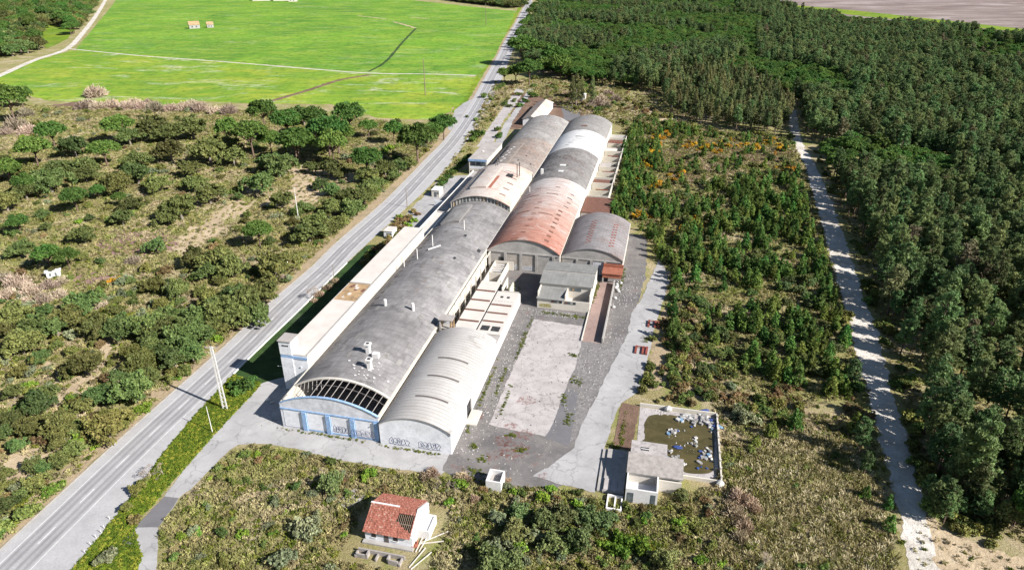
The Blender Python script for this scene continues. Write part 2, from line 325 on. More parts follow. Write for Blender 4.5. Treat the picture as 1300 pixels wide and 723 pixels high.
def mk_tuft(name, kind):
    n = NT(name); r = n.rnd()
    if kind == 'scrub': c = n.hsv(scrubcol(n), v=n.ramp(r, [(0, .5), (1, 1.65)]))
    elif kind == 'straw': c = n.ramp(r, [(0, (.15, .14, .04)), (.3, (.27, .235, .10)), (.7, (.47, .40, .23)), (1, (.58, .51, .34))])
    elif kind == 'verge': c = n.ramp(r, [(0, (.06, .10, .014)), (.5, (.12, .175, .02)), (.8, (.20, .23, .03)), (1, (.33, .31, .05))])
    elif kind == 'weed': c = n.ramp(r, [(0, (.06, .085, .015)), (.6, (.12, .15, .02)), (1, (.2, .2, .04))])
    elif kind == 'heath': c = n.ramp(r, [(0, (.08, .055, .035)), (.5, (.16, .10, .075)), (1, (.26, .19, .14))])
    n.col(c, .9, .1)
    t = n.n.new('ShaderNodeBsdfTranslucent'); mx = n.n.new('ShaderNodeMixShader'); mx.inputs[0].default_value = .2
    n.l(c, t.inputs[0]); n.l(n.b.outputs[0], mx.inputs[1]); n.l(t.outputs[0], mx.inputs[2]); n.l(mx.outputs[0], n.out.inputs[0])
    return n.m
# ------------------------------------------------------------------ ground sheets
def catmull(pts, n=6, closed=False):
    out = []; m = len(pts)
    for i in range(m if closed else m-1):
        g = lambda k: Vector(pts[k % m]) if closed else Vector(pts[min(max(k, 0), m-1)])
        a, b, c, d = g(i-1), g(i), g(i+1), g(i+2)
        for j in range(n):
            t = j/n
            out.append(tuple(.5*((2*b)+(c-a)*t+(2*a-5*b+4*c-d)*t*t+(3*b-a-3*c+d)*t**3)))
    if not closed: out.append(tuple(pts[-1]))
    return out
def rough_edge(poly, step=1.5, amp=.5, fr=.35):
    out = []
    for i in range(len(poly)):
        a = Vector(poly[i][:2]); b = Vector(poly[(i+1) % len(poly)][:2]); n = max(1, int((b-a).length/step)); d = (b-a).normalized(); nrm = Vector((-d.y, d.x))
        for j in range(n):
            p = a.lerp(b, j/n)
            if amp: p = p+nrm*amp*1.5*(mnoise.noise(Vector((p.x*fr, p.y*fr, 3.1)))+.45*mnoise.noise(Vector((p.x*fr*2.9, p.y*fr*2.9, 9.7))))*(1 if j else .4)
            out.append((p.x, p.y))
    return out
def sheet(name, poly, z, mat, amp=.5, step=1.5, fr=.35, kind='structure', parent=None, smooth=False, **k):
    if smooth: poly = catmull(poly, 5, True)
    p = rough_edge(poly, step, amp, fr)
    me = bpy.data.meshes.new(name); me.from_pydata([(a[0], a[1], z) for a in p], [], [tuple(range(len(p)))])
    me.materials.append(mat); me.update()
    if me.polygons[0].normal.z < 0: me.flip_normals()
    o = link(bpy.data.objects.new(name, me)); o.parent = parent
    return tag(o, kind=kind, **k)
def gp(*pts): return [G(*p) for p in pts]
def inside(x, y, poly):
    c = False; j = len(poly)-1
    for i in range(len(poly)):
        xi, yi = poly[i]; xj, yj = poly[j]
        if (yi > y) != (yj > y) and x < (xj-xi)*(y-yi)/(yj-yi)+xi: c = not c
        j = i
    return c
gnd = MB(); gnd.add([(-6000, -500, 0), (6000, -500, 0), (6000, 9000, 0), (-6000, 9000, 0)], [(0, 1, 2, 3)])
tag(gnd.build('ground', M_SCRUB), kind='structure')
# main road from its two edges
RL = catmull(gp((-60,757),(0,699),(154.7,556),(219.4,498.6),(293,432.7),(343.4,384),(395.5,339.5),(429.4,306.6),(485.6,258),(515.7,228),(542.8,200),(562,180.5),(581,156),(598,130),(615,100),(631.8,70.5),(641.5,51),(656.7,25),(667.8,3)), 8)
RR = catmull(gp((40,780),(97,715),(165,632),(222,556),(304.7,465.6),(381,392),(440,333.7),(488.5,289),(515.7,264),(544.7,236.8),(572,207),(593,179.5),(607.4,157.3),(619.6,135),(634,107.6),(643,86),(652,62),(664,33),(675.5,3)), 8)
RL.append(tuple(Vector(RL[-1])+(Vector(RL[-1])-Vector(RL[-5]))*6)); RR.append(tuple(Vector(RR[-1])+(Vector(RR[-1])-Vector(RR[-5]))*6))
def resample(p, n):
    P_ = np.array([q[:2] for q in p]); d = np.r_[0, np.cumsum(np.hypot(*np.diff(P_, axis=0).T))]; t = np.linspace(0, 1, n)**1.0*d[-1]
    return np.c_[np.interp(t, d, P_[:, 0]), np.interp(t, d, P_[:, 1])]
NR = 420
rl, rr = resample(RL, NR), resample(RR, NR)
# pair the right edge with the left edge by nearest point so that the road's cross-sections are square
RRd = resample(RR, 6000); rr = np.array([RRd[np.argmin(((RRd-a)**2).sum(1))] for a in rl])
def ribbon(name, pl, pr, z, mat, z2=None, w=None, kind='structure', parent=None):
    m = MB(); n = len(pl); z2 = z if z2 is None else z2
    m.v = [(a[0], a[1], z) for a in pl]+[(a[0], a[1], z2) for a in pr]; m.f = [(i, n+i, n+i+1, i+1) for i in range(n-1)]
    L = np.r_[0, np.cumsum(np.hypot(*np.diff(np.array(pl), axis=0).T))]; wd = np.hypot(*(np.array(pr)-np.array(pl)).T)
    m.uv = [c for i in range(n-1) for c in ((0, L[i]), (wd[i], L[i]), (wd[i+1], L[i+1]), (0, L[i+1]))]
    return m.build(name, mat, parent, kind=kind)
road = ribbon('road', rl, rr, .05, M_ROAD)
nv = (rr-rl)/np.hypot(*(rr-rl).T)[:, None]
def off(d): return rl+nv*d
ribbon('edge_line', off(2.36), off(2.50), .056, M_WHITEPAINT, kind=None, parent=road)
ribbon('edge_line', off(8.76), off(8.90), .056, M_WHITEPAINT, kind=None, parent=road)
c0, c1 = off(5.52), off(5.70); Lc = np.r_[0, np.cumsum(np.hypot(*np.diff(c0, axis=0).T))]
dash = 0; k = 2.0
while k < 800:
    q = [np.array([np.interp(k+d, Lc, e[:, 0]), np.interp(k+d, Lc, e[:, 1])]) for d, e in ((0, c0), (0, c1), (4.2, c1), (4.2, c0))]
    if k < 420:
        MB().add([(p[0], p[1], .056) for p in q], [(0, 1, 2, 3)]).build('lane_dash', M_WHITEPAINT, road)
    k += 10.5
# kerb on the left of the road, white kerb wall on the factory side
def wall_line(name, pts, h, th, mat, z0=0., parent=None):
    m = MB(); pts = [Vector(p[:2]) for p in pts]; n = len(pts); nn = []
    for i in range(n):
        d = (pts[min(i+1, n-1)]-pts[max(i-1, 0)]).normalized(); nn.append(Vector((-d.y, d.x))*th/2)
    ring = [[(p.x+q.x, p.y+q.y, z0), (p.x-q.x, p.y-q.y, z0), (p.x-q.x, p.y-q.y, z0+h), (p.x+q.x, p.y+q.y, z0+h)] for p, q in zip(pts, nn)]
    m.v = [v for r in ring for v in r]
    m.f = [(0, 1, 2, 3), (4*n-1, 4*n-2, 4*n-3, 4*n-4)]+[(4*i+a, 4*i+4+a, 4*i+4+b, 4*i+b) for i in range(n-1) for a, b in ((0, 1), (1, 2), (2, 3), (3, 0))]
    return m.build(name, mat, parent)
rb = rl-nv*.25
tag(wall_line('roadside_kerb', rb[:260], .14, .3, M_KERB), 'low grey kerb along the left edge of the main road', 'kerb')
# verge strips
def shift(poly, d): return poly
ve = [tuple(p) for p in (rl-nv*.5)[:300]]+[tuple(p) for p in (rl-nv*5.5)[:300][::-1]]
sheet('roadside_verge', ve, .012, M_VERGES, .9, 2.5)
ve = [tuple(p) for p in (rl-nv*2.8)[70:230]]+[tuple(p) for p in (rl-nv*9)[70:230][::-1]]
sheet('grass_verge', ve, .016, M_VERGE, 1.2, 2.5)
sheet('pull_off', gp((571,166),(566,158),(575,148),(577,140),(588,131),(601,125),(606,120),(600,135),(590,150)), .03, M_LANE, .3)
# meadows
meadow_far = gp((95,64),(105,52),(145,4),(150,-6),(330,-8),(500,-2),(640,13),(655,14),(628,72),(606,95),(592,97),(470,93),(290,78))
sheet('meadow', meadow_far, .02, M_MEADOW, 1.5, 8)
meadow_near = gp((-30,118),(20,85),(90,64),(180,70),(290,78),(470,93),(592,97),(604,98),(590,125),(572,142),(545,152),(480,150),(420,132),(330,132),(250,128),(190,135),(130,130),(60,128),(10,112))
sheet('flowering_meadow', meadow_near, .03, M_MEADOW2, 2, 6)
def strip(name, pts, wpx, z, mat, amp=.4, step=2.):
    """a path given by centre points and its width in metres"""
    c = catmull([G(*p) for p in pts], 6); L = []; R_ = []
    for i, p in enumerate(c):
        d = (Vector(c[min(i+1, len(c)-1)])-Vector(c[max(i-1, 0)])).normalized(); q = Vector((-d.y, d.x))*wpx/2
        L.append((p[0]+q.x, p[1]+q.y)); R_.append((p[0]-q.x, p[1]-q.y))
    return sheet(name, L+R_[::-1], z, mat, amp, step)
strip('farm_track', [(-60,128),(-20,106),(0,96),(45,76),(85,62),(105,42),(122,20),(134,0),(140,-12)], 6, .04, M_TRACK, .6)
strip('field_path', [(88,62),(180,71),(290,79),(400,88),(470,93),(540,94),(604,96)], 3.0, .045, M_TRACK, .5)
strip('ditch', [(470,95),(430,102),(390,115),(345,128)], 5, .046, M_BROWN, 1.2)
strip('ditch', [(468,91),(490,78),(510,55),(528,36)], 3, .046, M_LAWN, .8)
for k in range(3): strip('sandy_scar', [[(528,36),(515,32),(500,28)],[(490,24),(470,22),(455,20)],[(520,22),(545,24)]][k], 4, .047, M_SAND, 2.5)
sheet('brown_clearing', gp((60,135),(100,128),(150,135),(190,145),(160,160),(100,165),(60,150)), .02, M_BROWN, 2.5, 3)
# sandy paths and clearings in the wood on the left
sheet('sandy_clearing', gp((205,318),(222,306),(240,290),(268,282),(300,258),(325,255),(310,272),(285,283),(290,292),(262,302),(248,322),(225,326)), .014, M_SAND, 3.2, 1.0)
strip('sandy_path', [(232,318),(262,290),(285,262),(305,250),(330,222),(345,205)], 6, .018, M_SAND, 1.3)
sheet('sandy_clearing', gp((330,262),(365,265),(400,262),(420,235),(470,228),(440,215),(395,205),(365,215),(372,240),(340,245)), .014, M_SAND, 3.4, 1.0)
strip('sandy_path', [(20,600),(60,575),(80,500),(110,478),(130,455),(138,438),(135,425)], 5.5, .018, M_SAND, 1.0)
strip('sandy_path', [(-20,470),(20,462),(55,465),(90,488)], 5, .017, M_SAND, 1.3)
sheet('sandy_clearing', gp((-30,600),(15,575),(60,570),(45,590),(0,620),(-30,640)), .014, M_SAND, 1.3)
sheet('heather_patch', gp((92,350),(120,345),(150,348),(140,362),(110,365),(92,360)), .02, M_PINK, 1.5)
sheet('heather_patch', gp((120,310),(160,290),(215,296),(225,312),(190,326),(140,322)), .02, M_PINK, 2.5)
# lawn between the road and the long white building
lawnp = [tuple(p) for p in (rr+nv*.3) if 14 < FS(*p)[1] < 108]
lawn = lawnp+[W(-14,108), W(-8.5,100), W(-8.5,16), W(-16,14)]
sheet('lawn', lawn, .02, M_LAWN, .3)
tag(wall_line('white_kerb_wall', [tuple(p) for p in (rr+nv*.15) if 14 < FS(*p)[1] < 92], .35, .35, M_WHITE), 'low white kerb wall between the road and shaded lawn', 'kerb')
# bright verge between road and access lane
vg = [tuple(p) for p in (rr+nv*.1) if -58 < FS(*p)[1] < 17]
verge = vg+gp((333,486),(321,500),(277,546),(242,586),(218,612),(195,640),(180,655),(172,672),(180,705),(172,735))
sheet('flowering_verge', verge, .022, M_VERGE, .3)
# access lane and the drive in front of the gable
lane = gp((170,760),(175.5,722),(178,704),(171,671),(209,629),(231,600),(243,585),(278,545),(321.7,499),(331,487))+[W(-14,15), W(-8.6,20), W(-8.6,60), W(2,60), W(2,1), W(38,1), W(40.5,-1)]+gp((572,592),(560,602),(528,598),(484,592),(426,582),(380,570.4),(340,563),(319,562),(303,564),(291,571),(275,587),(260,603),(242,621),(227,632),(201,669),(200,700),(198,722),(197,760))
sheet('access_lane', lane, .03, M_LANE, .25, 1.2)
sheet('tarmac_patch', gp((171,669),(209,629.5),(227,631.5),(201,669)), .036, M_DARKTAR, .1)
sheet('tarmac_patch', gp((152,690),(170,672),(173,690),(160,694)), .034, M_DARKTAR, .2)
# factory yard
yard = [W(40.5,-6), W(44,-7.5), W(52,-8), W(61,-8.5), W(66,-5), W(72,25), W(76,70), W(78,100), W(77,135), W(58,140), W(48,100), W(24,100), W(24,40), W(40,40)]
sheet('yard', yard, .034, M_YARD, .6, 1.5)
sheet('concrete_slab', gp((621,538),(678,405),(741,414),(738,440),(728.6,470),(716,498),(697,553),(660,548)), .05, M_CONC, .35, 1.0)
sheet('rubble_ground', gp((739,420),(765,437),(796,425),(780,457),(749,517),(735,547),(728,562),(716,560),(730,505),(722,497),(729,470)), .044, M_RUBBLEY, .5, 1.0)
sheet('dark_slab', gp((718,497),(726,494),(734,500),(728,535),(722,566),(692,556),(703,535)), .058, M_DARKTAR, .15, 1.0)
sheet('dark_slab', [W(41.5,-4), W(44,9), W(51,9), W(62,9.5), W(60,-6), W(52,-7.5)], .040, M_YARD, .6, 1.0)
cr = gp((676,604),(700,590),(729,568),(735,547),(749.7,517),(780.6,457),(796,424.5),(802,396.4),(813.5,381),(830,344),(838,325),(846,330),(852,350),(840.6,386),(832,411),(825,444),(817,473),(811,497),(788,512),(779,535),(770.5,559),(762,594),(755,625),(712,614.5))
sheet('concrete_drive', cr, .064, M_LANE, .25, 1.0)
for px in ((669,508,1.6),(648,541,1.1),(664,551,1.6),(640,560,1.5),(652,573,2.2),(628,578,1.3),(690,604,.8),(606,528,1.0)):
    x, y = G(*px[:2]); r = px[2]*1.25
    sheet('red_dust_patch', [(x+r*1.3*math.cos(a), y+r*math.sin(a)) for a in np.linspace(0, 6.28, 9)[:-1]], .07, M_REDSTAIN, r*.5, .3, .9)
sheet('brick_trench_floor', [W(62.7,53), W(68,53), W(68.3,92), W(62.9,92)], .06, M_BRICKFLOOR, .1)
# north end
sheet('far_concrete_pad', gp((606,186),(622,160),(640,135),(655,113),(667,113),(655,132),(640,152),(624,186)), .03, M_CONC, .8, 2)
sheet('far_drive', gp((626,186),(640,158),(660,130),(672,112),(678,113),(668,128),(652,152),(640,180)), .035, M_LANE, .6, 2)
sheet('far_yard', gp((660,118),(710,112),(770,125),(765,140),(740,150),(720,160),(640,165)), .02, M_BROWN, 2, 3)
sheet('far_tarmac', gp((712,134),(738,133),(735,150),(716,155)), .04, M_DARKTAR, 1, 2)
sheet('far_clearing', gp((800,138),(818,134),(830,140),(824,146),(806,148)), .02, M_SAND, 3, 2)
sheet('far_clearing', gp((835,150),(870,146),(875,151),(845,156)), .02, M_SAND, 3, 2)
strip('crossing_path', [(628,103),(665,103),(720,104),(760,112),(800,134),(850,146)], 6, .018, M_SAND, 1.5, 3)
strip('far_sand', [(682,88),(700,92),(712,100)], 10, .02, M_SAND, 3, 3)
sheet('front_forecourt', [W(-22,140), W(-22,190), W(-11,195), W(-7,190), W(-7,100), W(-13,100)], .026, M_LANE, .8, 2)
sheet('brown_bank', gp((840,190),(880,178),(1000,185),(1010,200),(930,215),(870,235),(845,240)), .02, M_BROWN, 3, 3)
# sandy forest track
trk = gp((999,138),(1005,175),(1023,215),(1038,270),(1055,330),(1075,400),(1093,470),(1109,530),(1125,590),(1137,640),(1147,690),(1158,740),(1164,775),(1204,775),(1196,740),(1186,695),(1176,660),(1166,615),(1152,560),(1134,500),(1119,440),(1098,380),(1077,315),(1055,255),(1038,215),(1018,180),(1010,140))
sheet('forest_track', trk, .03, M_TRACK, .8, .9, .3)
sheet('sand_bank', gp((1180,655),(1210,680),(1260,700),(1330,722),(1330,790),(1180,790),(1165,730),(1150,690)), .024, M_SAND, 1.6, .9)
sheet('dry_edge', gp((846,385),(870,380),(905,440),(950,500),(1010,525),(1075,525),(1075,560),(1000,548),(930,560),(915,520),(880,500),(845,490),(822,500),(820,470),(832,430)), .011, M_VERGES, 2.5, 1.5)
sheet('straw_field', gp((940,560),(1010,545),(1075,560),(1112,610),(1130,680),(1145,740),(900,745),(905,650),(925,610)), .012, M_VERGES, 2, 2)
# far top right: bare paddies with a green dyke
sheet('bare_field', gp((930,4),(1000,-6),(1200,-18),(1500,-24),(1700,60),(1310,58),(1240,48),(1150,40),(1080,34),(1010,18)), .03, M_PADDY, 6, 15)
sheet('green_dyke', gp((950,2),(1060,11),(1160,21.5),(1310,38),(1700,62),(1700,67),(1310,42),(1150,26.5),(1040,14.5),(945,4)), .05, M_VERGE, 4, 12)
# ------------------------------------------------------------------ buildings (factory frame s, t; each root stands at its near left corner)
class Bld:
    def __init__(b, name, label, cat, s0, t0, group=None):
        x, y = W(s0, t0); b.s0, b.t0 = s0, t0; b.r = empty(name, (x, y, 0), -TH, label, cat, group)
    def mb(b): return MB(b.s0, b.t0)
    def box(b, name, mat, *a, parent=None, label=None): return b.mb().box(*a).build(name, mat, parent or b.r, label=label)
def arcp(s0, s1, ze, rise, a, lift=0.):
    wd = s1-s0; R = (wd*wd/4+rise*rise)/(2*rise); cz = ze+rise-R; ph0 = math.asin(wd/2/R); ph = -ph0+2*ph0*a
    return ((s0+s1)/2+(R+lift)*math.sin(ph), cz+(R+lift)*math.cos(ph), R*2*ph0*a)
def vault(b, name, mat, s0, s1, t0, t1, ze, rise, a0=0., a1=1., n=28, thick=.22, row=2.4, step=.035, lift=0., skip=None, parent=None, label=None, tuv=None):
    m = b.mb(); uv = []; tuv = t0 if tuv is None else tuv
    A = [a0+(a1-a0)*i/n for i in range(n+1)]; nr = max(1, round((t1-t0)/row))
    def q(vs, us):
        k = len(m.v); m.add(vs, [(0, 1, 2, 3)]); uv.extend(us)
    for j in range(nr):
        ta, tb = t0+(t1-t0)*j/nr, t0+(t1-t0)*(j+1)/nr
        for i in range(n):
            if skip and skip(j, i, nr, n): continue
            p, r = arcp(s0, s1, ze, rise, A[i], lift+step), arcp(s0, s1, ze, rise, A[i+1], lift+step)
            p2, r2 = arcp(s0, s1, ze, rise, A[i], lift), arcp(s0, s1, ze, rise, A[i+1], lift)
            q([(p[0], ta, p[1]), (r[0], ta, r[1]), (r2[0], tb+.05, r2[1]), (p2[0], tb+.05, p2[1])], [(p[2], ta-tuv), (r[2], ta-tuv), (r[2], tb-tuv), (p[2], tb-tuv)])
            lo, lo2 = arcp(s0, s1, ze, rise, A[i], lift-thick), arcp(s0, s1, ze, rise, A[i+1], lift-thick)
            if j == 0 or step > .02: q([(lo[0], ta, lo[1]) if j == 0 else (p2[0], ta, p2[1]), (lo2[0], ta, lo2[1]) if j == 0 else (r2[0], ta, r2[1]), (r[0], ta, r[1]), (p[0], ta, p[1])], [(p[2], ta-tuv)]*4)
            if j == nr-1: q([(p2[0], tb+.05, p2[1]), (r2[0], tb+.05, r2[1]), (lo2[0], tb+.05, lo2[1]), (lo[0], tb+.05, lo[1])], [(p[2], tb-tuv)]*4)
            q([(lo[0], tb, lo[1]), (lo2[0], tb, lo2[1]), (lo2[0], ta, lo2[1]), (lo[0], ta, lo[1])], [(p[2], ta-tuv)]*4)
        for a, fl in ((a0, 1), (a1, 0)):
            h, l = arcp(s0, s1, ze, rise, a, lift+step/2), arcp(s0, s1, ze, rise, a, lift-thick)
            vs = [(h[0], ta, h[1]), (h[0], tb, h[1]), (l[0], tb, l[1]), (l[0], ta, l[1])]
            q(vs if not fl else vs[::-1], [(h[2], ta-tuv)]*4)
    m.uv = uv
    return m.build(name, mat, parent or b.r, label=label)
def gable(b, name, mat, s0, s1, t0, t1, zb, ze, rise, n=24, parent=None, label=None):
    m = b.mb(); top = [arcp(s0, s1, ze, rise, i/n)[:2] for i in range(n+1)]
    pr = [(s0, zb)]+[(a, z) for a, z in top]+[(s1, zb)]; pr = pr[::-1]; k = len(pr)
    m.add([(a, t0, z) for a, z in pr]+[(a, t1, z) for a, z in pr], [tuple(range(k-1, -1, -1)), tuple(range(k, 2*k))]+[(i, (i+1) % k, k+(i+1) % k, k+i) for i in range(k)])
    return m.build(name, mat, parent or b.r, label=label)
def patch(b, name, mat, v, a0, a1, t0, t1, lift=.09, thick=.06, parent=None, n=5, label=None):
    return vault(b, name, mat, *v[:2], t0, t1, *v[2:], a0=a0, a1=a1, n=n, thick=thick, row=400, step=0, lift=lift, parent=parent, label=label)
def scrawl(b, name, mat, plane_t, s0, z0, wd, ht, seed, parent, th=.1, loops=5):
    """a loose run of bubble letters on a wall facing the camera"""
    R_ = random.Random(seed); m = b.mb(); lw = wd/loops
    def stroke(p):
        for (x0, y0), (x1, y1) in zip(p[:-1], p[1:]):
            d = Vector((x1-x0, y1-y0)); L = d.length or 1; q = Vector((-d.y, d.x))/L*th/2
            m.add([(x0+q.x, plane_t, y0+q.y), (x0-q.x, plane_t, y0-q.y), (x1-q.x, plane_t, y1-q.y), (x1+q.x, plane_t, y1+q.y)], [(0, 1, 2, 3)])
    for i in range(loops):
        cx = s0+lw*(i+.5); cy = z0+ht*.5; ph = R_.random()*6
        stroke([(cx+lw*.55*math.cos(a+ph)*(1+.3*math.sin(3*a+i)), cy+ht*.5*math.sin(a+ph)*(1+.25*math.cos(2*a+i))) for a in np.linspace(0, 6.4, 13)])
        stroke([(cx+(R_.random()-.5)*lw*.5, cy+(R_.random()-.5)*ht*.6) for _ in range(4)])
    stroke([(s0-.2, z0-.05), (s0+wd*.5, z0-.2), (s0+wd+.3, z0+.02)])
    return m.build(name, mat, parent)
M_GRAF = plain('navy_spray_paint', (.06, .07, .16), .6, .2); M_GRAFW = plain('white_spray_paint', (.6, .66, .75), .6, .2); M_GRAFY = plain('yellow_spray_paint', (.35, .30, .05), .6, .2)

# ---- hall A: the long grey vault with the broken front
A = Bld('vaulted_hall', 'long grey vaulted factory hall with collapsed front roof and blue pilasters', 'hall', 0, 0)
EA, RIA = 6.7, 3.7; VA = (0, 24, EA, RIA); HB = 7.2
A.box('wall', M_WALLW, 0, .35, .35, 286, 0, EA-.25); A.box('wall', M_WALLW, 23.6, 23.95, .35, 286, 0, EA-.25)
A.box('interior_floor', M_WALLG, .4, 23.5, .4, 285, .03, .09)
gable(A, 'front_wall', M_GABLE, 0, 24, 0, .35, 0, EA, RIA*.85)
gable(A, 'rear_wall', M_WALLG, .36, 23.59, 285.6, 286, 0, EA-.5, RIA)
# panels below the tie beam, pilasters, blue trim
for i, (a, c) in enumerate(((.7, 5.3), (6.5, 11.2), (12.4, 17.1), (18.3, 22.8))): A.box('wall_panel', M_WALLB, a, c, -.06, -.003, .5, 5.0)
for a in (5.35, 11.25, 17.15, 22.85): A.box('pilaster', M_BLUE, a, a+1.05, -.35, -.004, 0, 5.2)
A.box('beam', M_BLUE, -.02, 24, -.16, -.006, 5.25, 5.6)
A.box('plinth', M_BLUE, 6.45, 22.84, -.12, -.005, .1, .45)
m = A.mb()
for i in range(26):
    p, q = arcp(0, 24, EA, RIA*.85, i/26, .03), arcp(0, 24, EA, RIA*.85, (i+1)/26, .03); m.bar((p[0], .1, p[1]), (q[0], .1, q[1]), .55, .16)
m.build('arch_trim', M_BLUE, A.r)
scrawl(A, 'graffiti', M_GRAF, -.09, 12.8, 1.0, 3.6, 1.5, 3, A.r, .08); scrawl(A, 'graffiti', M_GRAF, -.37, 17.4, .8, 5.4, 1.9, 9, A.r, .09)
def brk(j, i, nr, n): return False
ra = vault(A, 'roof', M_RA, *VA[:2], HB, 131.5, EA, RIA)
vault(A, 'roof_remnant', M_WALLW, *VA[:2], HB-.5, HB, EA, RIA, 0, 1, step=0, lift=.12, thick=.35, row=5)
for k in range(10):                                       # purlins bared over the front bay
    a = .34+k*.066; p = arcp(0, 24, EA, RIA, a, -.05); q = arcp(0, 24, EA, RIA*.85, a, .12)
    A.mb().bar((q[0], .2, q[1]), (p[0], HB+.2, p[1]), .08, .12).build('purlin', M_FLATG, A.r)
for tt in (4.4,):
    m = A.mb()
    for i in range(16):
        a0, a1 = .3+.7*i/16, .3+.7*(i+1)/16; p, q = arcp(0, 24, EA-.25, RIA, a0), arcp(0, 24, EA-.25, RIA, a1); m.bar((p[0], tt, p[1]), (q[0], tt, q[1]), .12, .16)
    m.build('arch_rib', M_SLITD, A.r)
for k in range(7):
    p = arcp(0, 24, EA-.4, RIA, .04+k*.045); A.mb().bar((p[0], HB-.2, p[1]), (p[0]+.5, 4.6+k*.2, p[1]-1.3-.1*k), .07).build('hanging_sheet_rib', M_STEEL, A.r)
A.box('broken_parapet', M_WALLW, .36, .9, 1.0, 3.2, EA-.25, EA+.35)
A.mb().bar((.1, .2, EA-.1), (.1, HB, EA+.05), .4, .25).build('eave_beam', M_WALLW, A.r)
m = A.mb(); m.box(23.75, 24.35, 0, 286, EA-.26, EA+.12); m.build('valley_gutter', M_WALLW, A.r)
m = A.mb(); m.box(-.35, .05, HB, 131, EA-.22, EA+.06); m.build('eave_gutter', M_WALLW, A.r)
# ladder of lap strips on the left slope, raised hatch, vents and pipes
for k in range(30): 
    t = 16+k*3.7
    if 54 < t < 62: continue
    if t < 40 and k % 2: continue
    patch(A, 'lap_strip', M_SLITD if t > 44 else M_RA4, VA, .12+.008*(k % 3), .175, t, t+(1.1 if t > 44 else .4), .08, parent=ra)
def hatch(b, name, mat, v, a0, a1, t0, t1, par, h=.75, dark=True):
    r = patch(b, name, mat, v, a0, a1, t0, t1, h, h-.02, par, 8); r['label'] = 'raised roof panel with open dark end'
    return r
hatch(A, 'raised_panel', M_RA4, VA, .16, .44, 108, 126, ra)
def chimney(b, s, t, zb, h, wd, par, mat=None, cap=True):
    c = b.box('chimney', mat or M_WHITE, s-wd/2, s+wd/2, t-wd/2, t+wd/2, zb-.5, zb+h, parent=par)
    if cap:
        b.box('chimney_cap', mat or M_WHITE, s-wd*.75, s+wd*.75, t-wd*.75, t+wd*.75, zb+h, zb+h+.45, parent=c)
        b.box('flue', M_DARK, s-wd*.4, s+wd*.4, t-wd*.4, t+wd*.4, zb+h+.45, zb+h+.5, parent=c)
    return c
def za(s): 
    lo, hi = 0., 1.
    for _ in range(30):
        mid = (lo+hi)/2
        if arcp(0, 24, EA, RIA, mid)[0] < s: lo = mid
        else: hi = mid
    return arcp(0, 24, EA, RIA, lo)[1]
CH = [FS(*G(468, 449, 10)), FS(*G(469.5, 467, 10))]
for s, t in CH: chimney(A, s, t, za(s), 2.3, .95, ra)
A.box('white_box_vent', M_WHITE, CH[0][0]+1.6, CH[0][0]+3.2, CH[0][1]-1.6, CH[0][1]-.4, za(CH[0][0])-.3, za(CH[0][0])+.9, parent=ra)
for i, (x, y, h) in enumerate(((489.5, 388, 1.9), (524.5, 393, 2.2))):
    s, t = FS(*G(x, y, 10)); A.mb().cyl(s, t, za(s)-.3, za(s)+h, .42, .42).build('vent_stub', M_WHITE, ra)
for x, y, h in ((530, 329, 3.6), (549.5, 314, 4.0), (589.5, 294, 3.4), (513, 335, 2.4)):
    s, t = FS(*G(x, y, 9.5)); A.mb().cyl(s, t, za(s)-.3, za(s)+h, .16, .16, 8).build('vent_pipe', M_WHITE, ra)
s, t = FS(*G(553, 316, 9.8)); A.mb().bar((s-1.8, t-2.2, za(s)+.2), (s+1.2, t+1.6, za(s)+.35), .3).build('fallen_pipe', M_WHITE, ra)
for x, y, l in ((607, 311, 1.1), (576, 327, .8), (581, 391, .6), (590, 300, .9), (545, 288, .7)):
    s, t = FS(*G(x, y, 9.8)); a_ = s/24; patch(A, 'roof_hole', M_DARK, VA, a_-.02*l, a_+.02*l, t-l, t+l, .085, .03, ra, 3)
for k in range(46):                                       # replaced sheets, a shade apart from their neighbours
    s = random.uniform(2.5, 22); t = random.uniform(10, 118); a_ = s/24
    patch(A, 'roof_sheet', random.choice((M_RC2, M_RC4, M_RC4)), VA, a_-.023, a_+.023, t, t+2.35, .062, .02, ra, 3)
for k in range(40):                                       # scatter of broken white sheet round the chimneys
    s = CH[1][0]+random.gauss(0, 2.6); t = CH[1][1]+random.gauss(-1, 3.0)
    if not 1 < s < 23 or t < 9: continue
    z = za(s)+.12; r = random.uniform(.12, .4); a_ = random.random()*6
    A.mb().prism([(s+r*math.cos(a_+q*1.6), t+r*.7*math.sin(a_+q*1.6)) for q in range(4)], z, z+.06).build('broken_sheet', M_WHITE, ra)
# raised second vault
VA2 = (-.2, 24.2, 9.2, 3.6); T2a, T2b = 131.6, 176
ra2 = vault(A, 'raised_roof', M_RA2, *VA2[:2], T2a-.6, T2b, *VA2[2:])
A.box('raised_wall', M_WALLW, -.05, .3, T2a, T2b, EA-.2, 9.0); A.box('raised_wall', M_WALLW, 23.7, 24.05, T2a, T2b, EA-.2, 9.0)
gable(A, 'clerestory', M_GLASS, .3, 23.7, T2a, T2a+.2, EA-.5, 9.0, 3.5)
gable(A, 'raised_rear_wall', M_WALLG, .3, 23.7, T2b-.3, T2b, EA-.5, 9.0, 3.5)
for k in range(17):
    a_ = (k+.5)/17; p = arcp(*VA[:4], a_, .1); q = arcp(.3, 23.7, 9.0, 3.5, a_, -.05)
    A.box('mullion', M_WALLW, q[0]-.1, q[0]+.1, T2a-.12, T2a-.02, p[1], q[1]-.12)
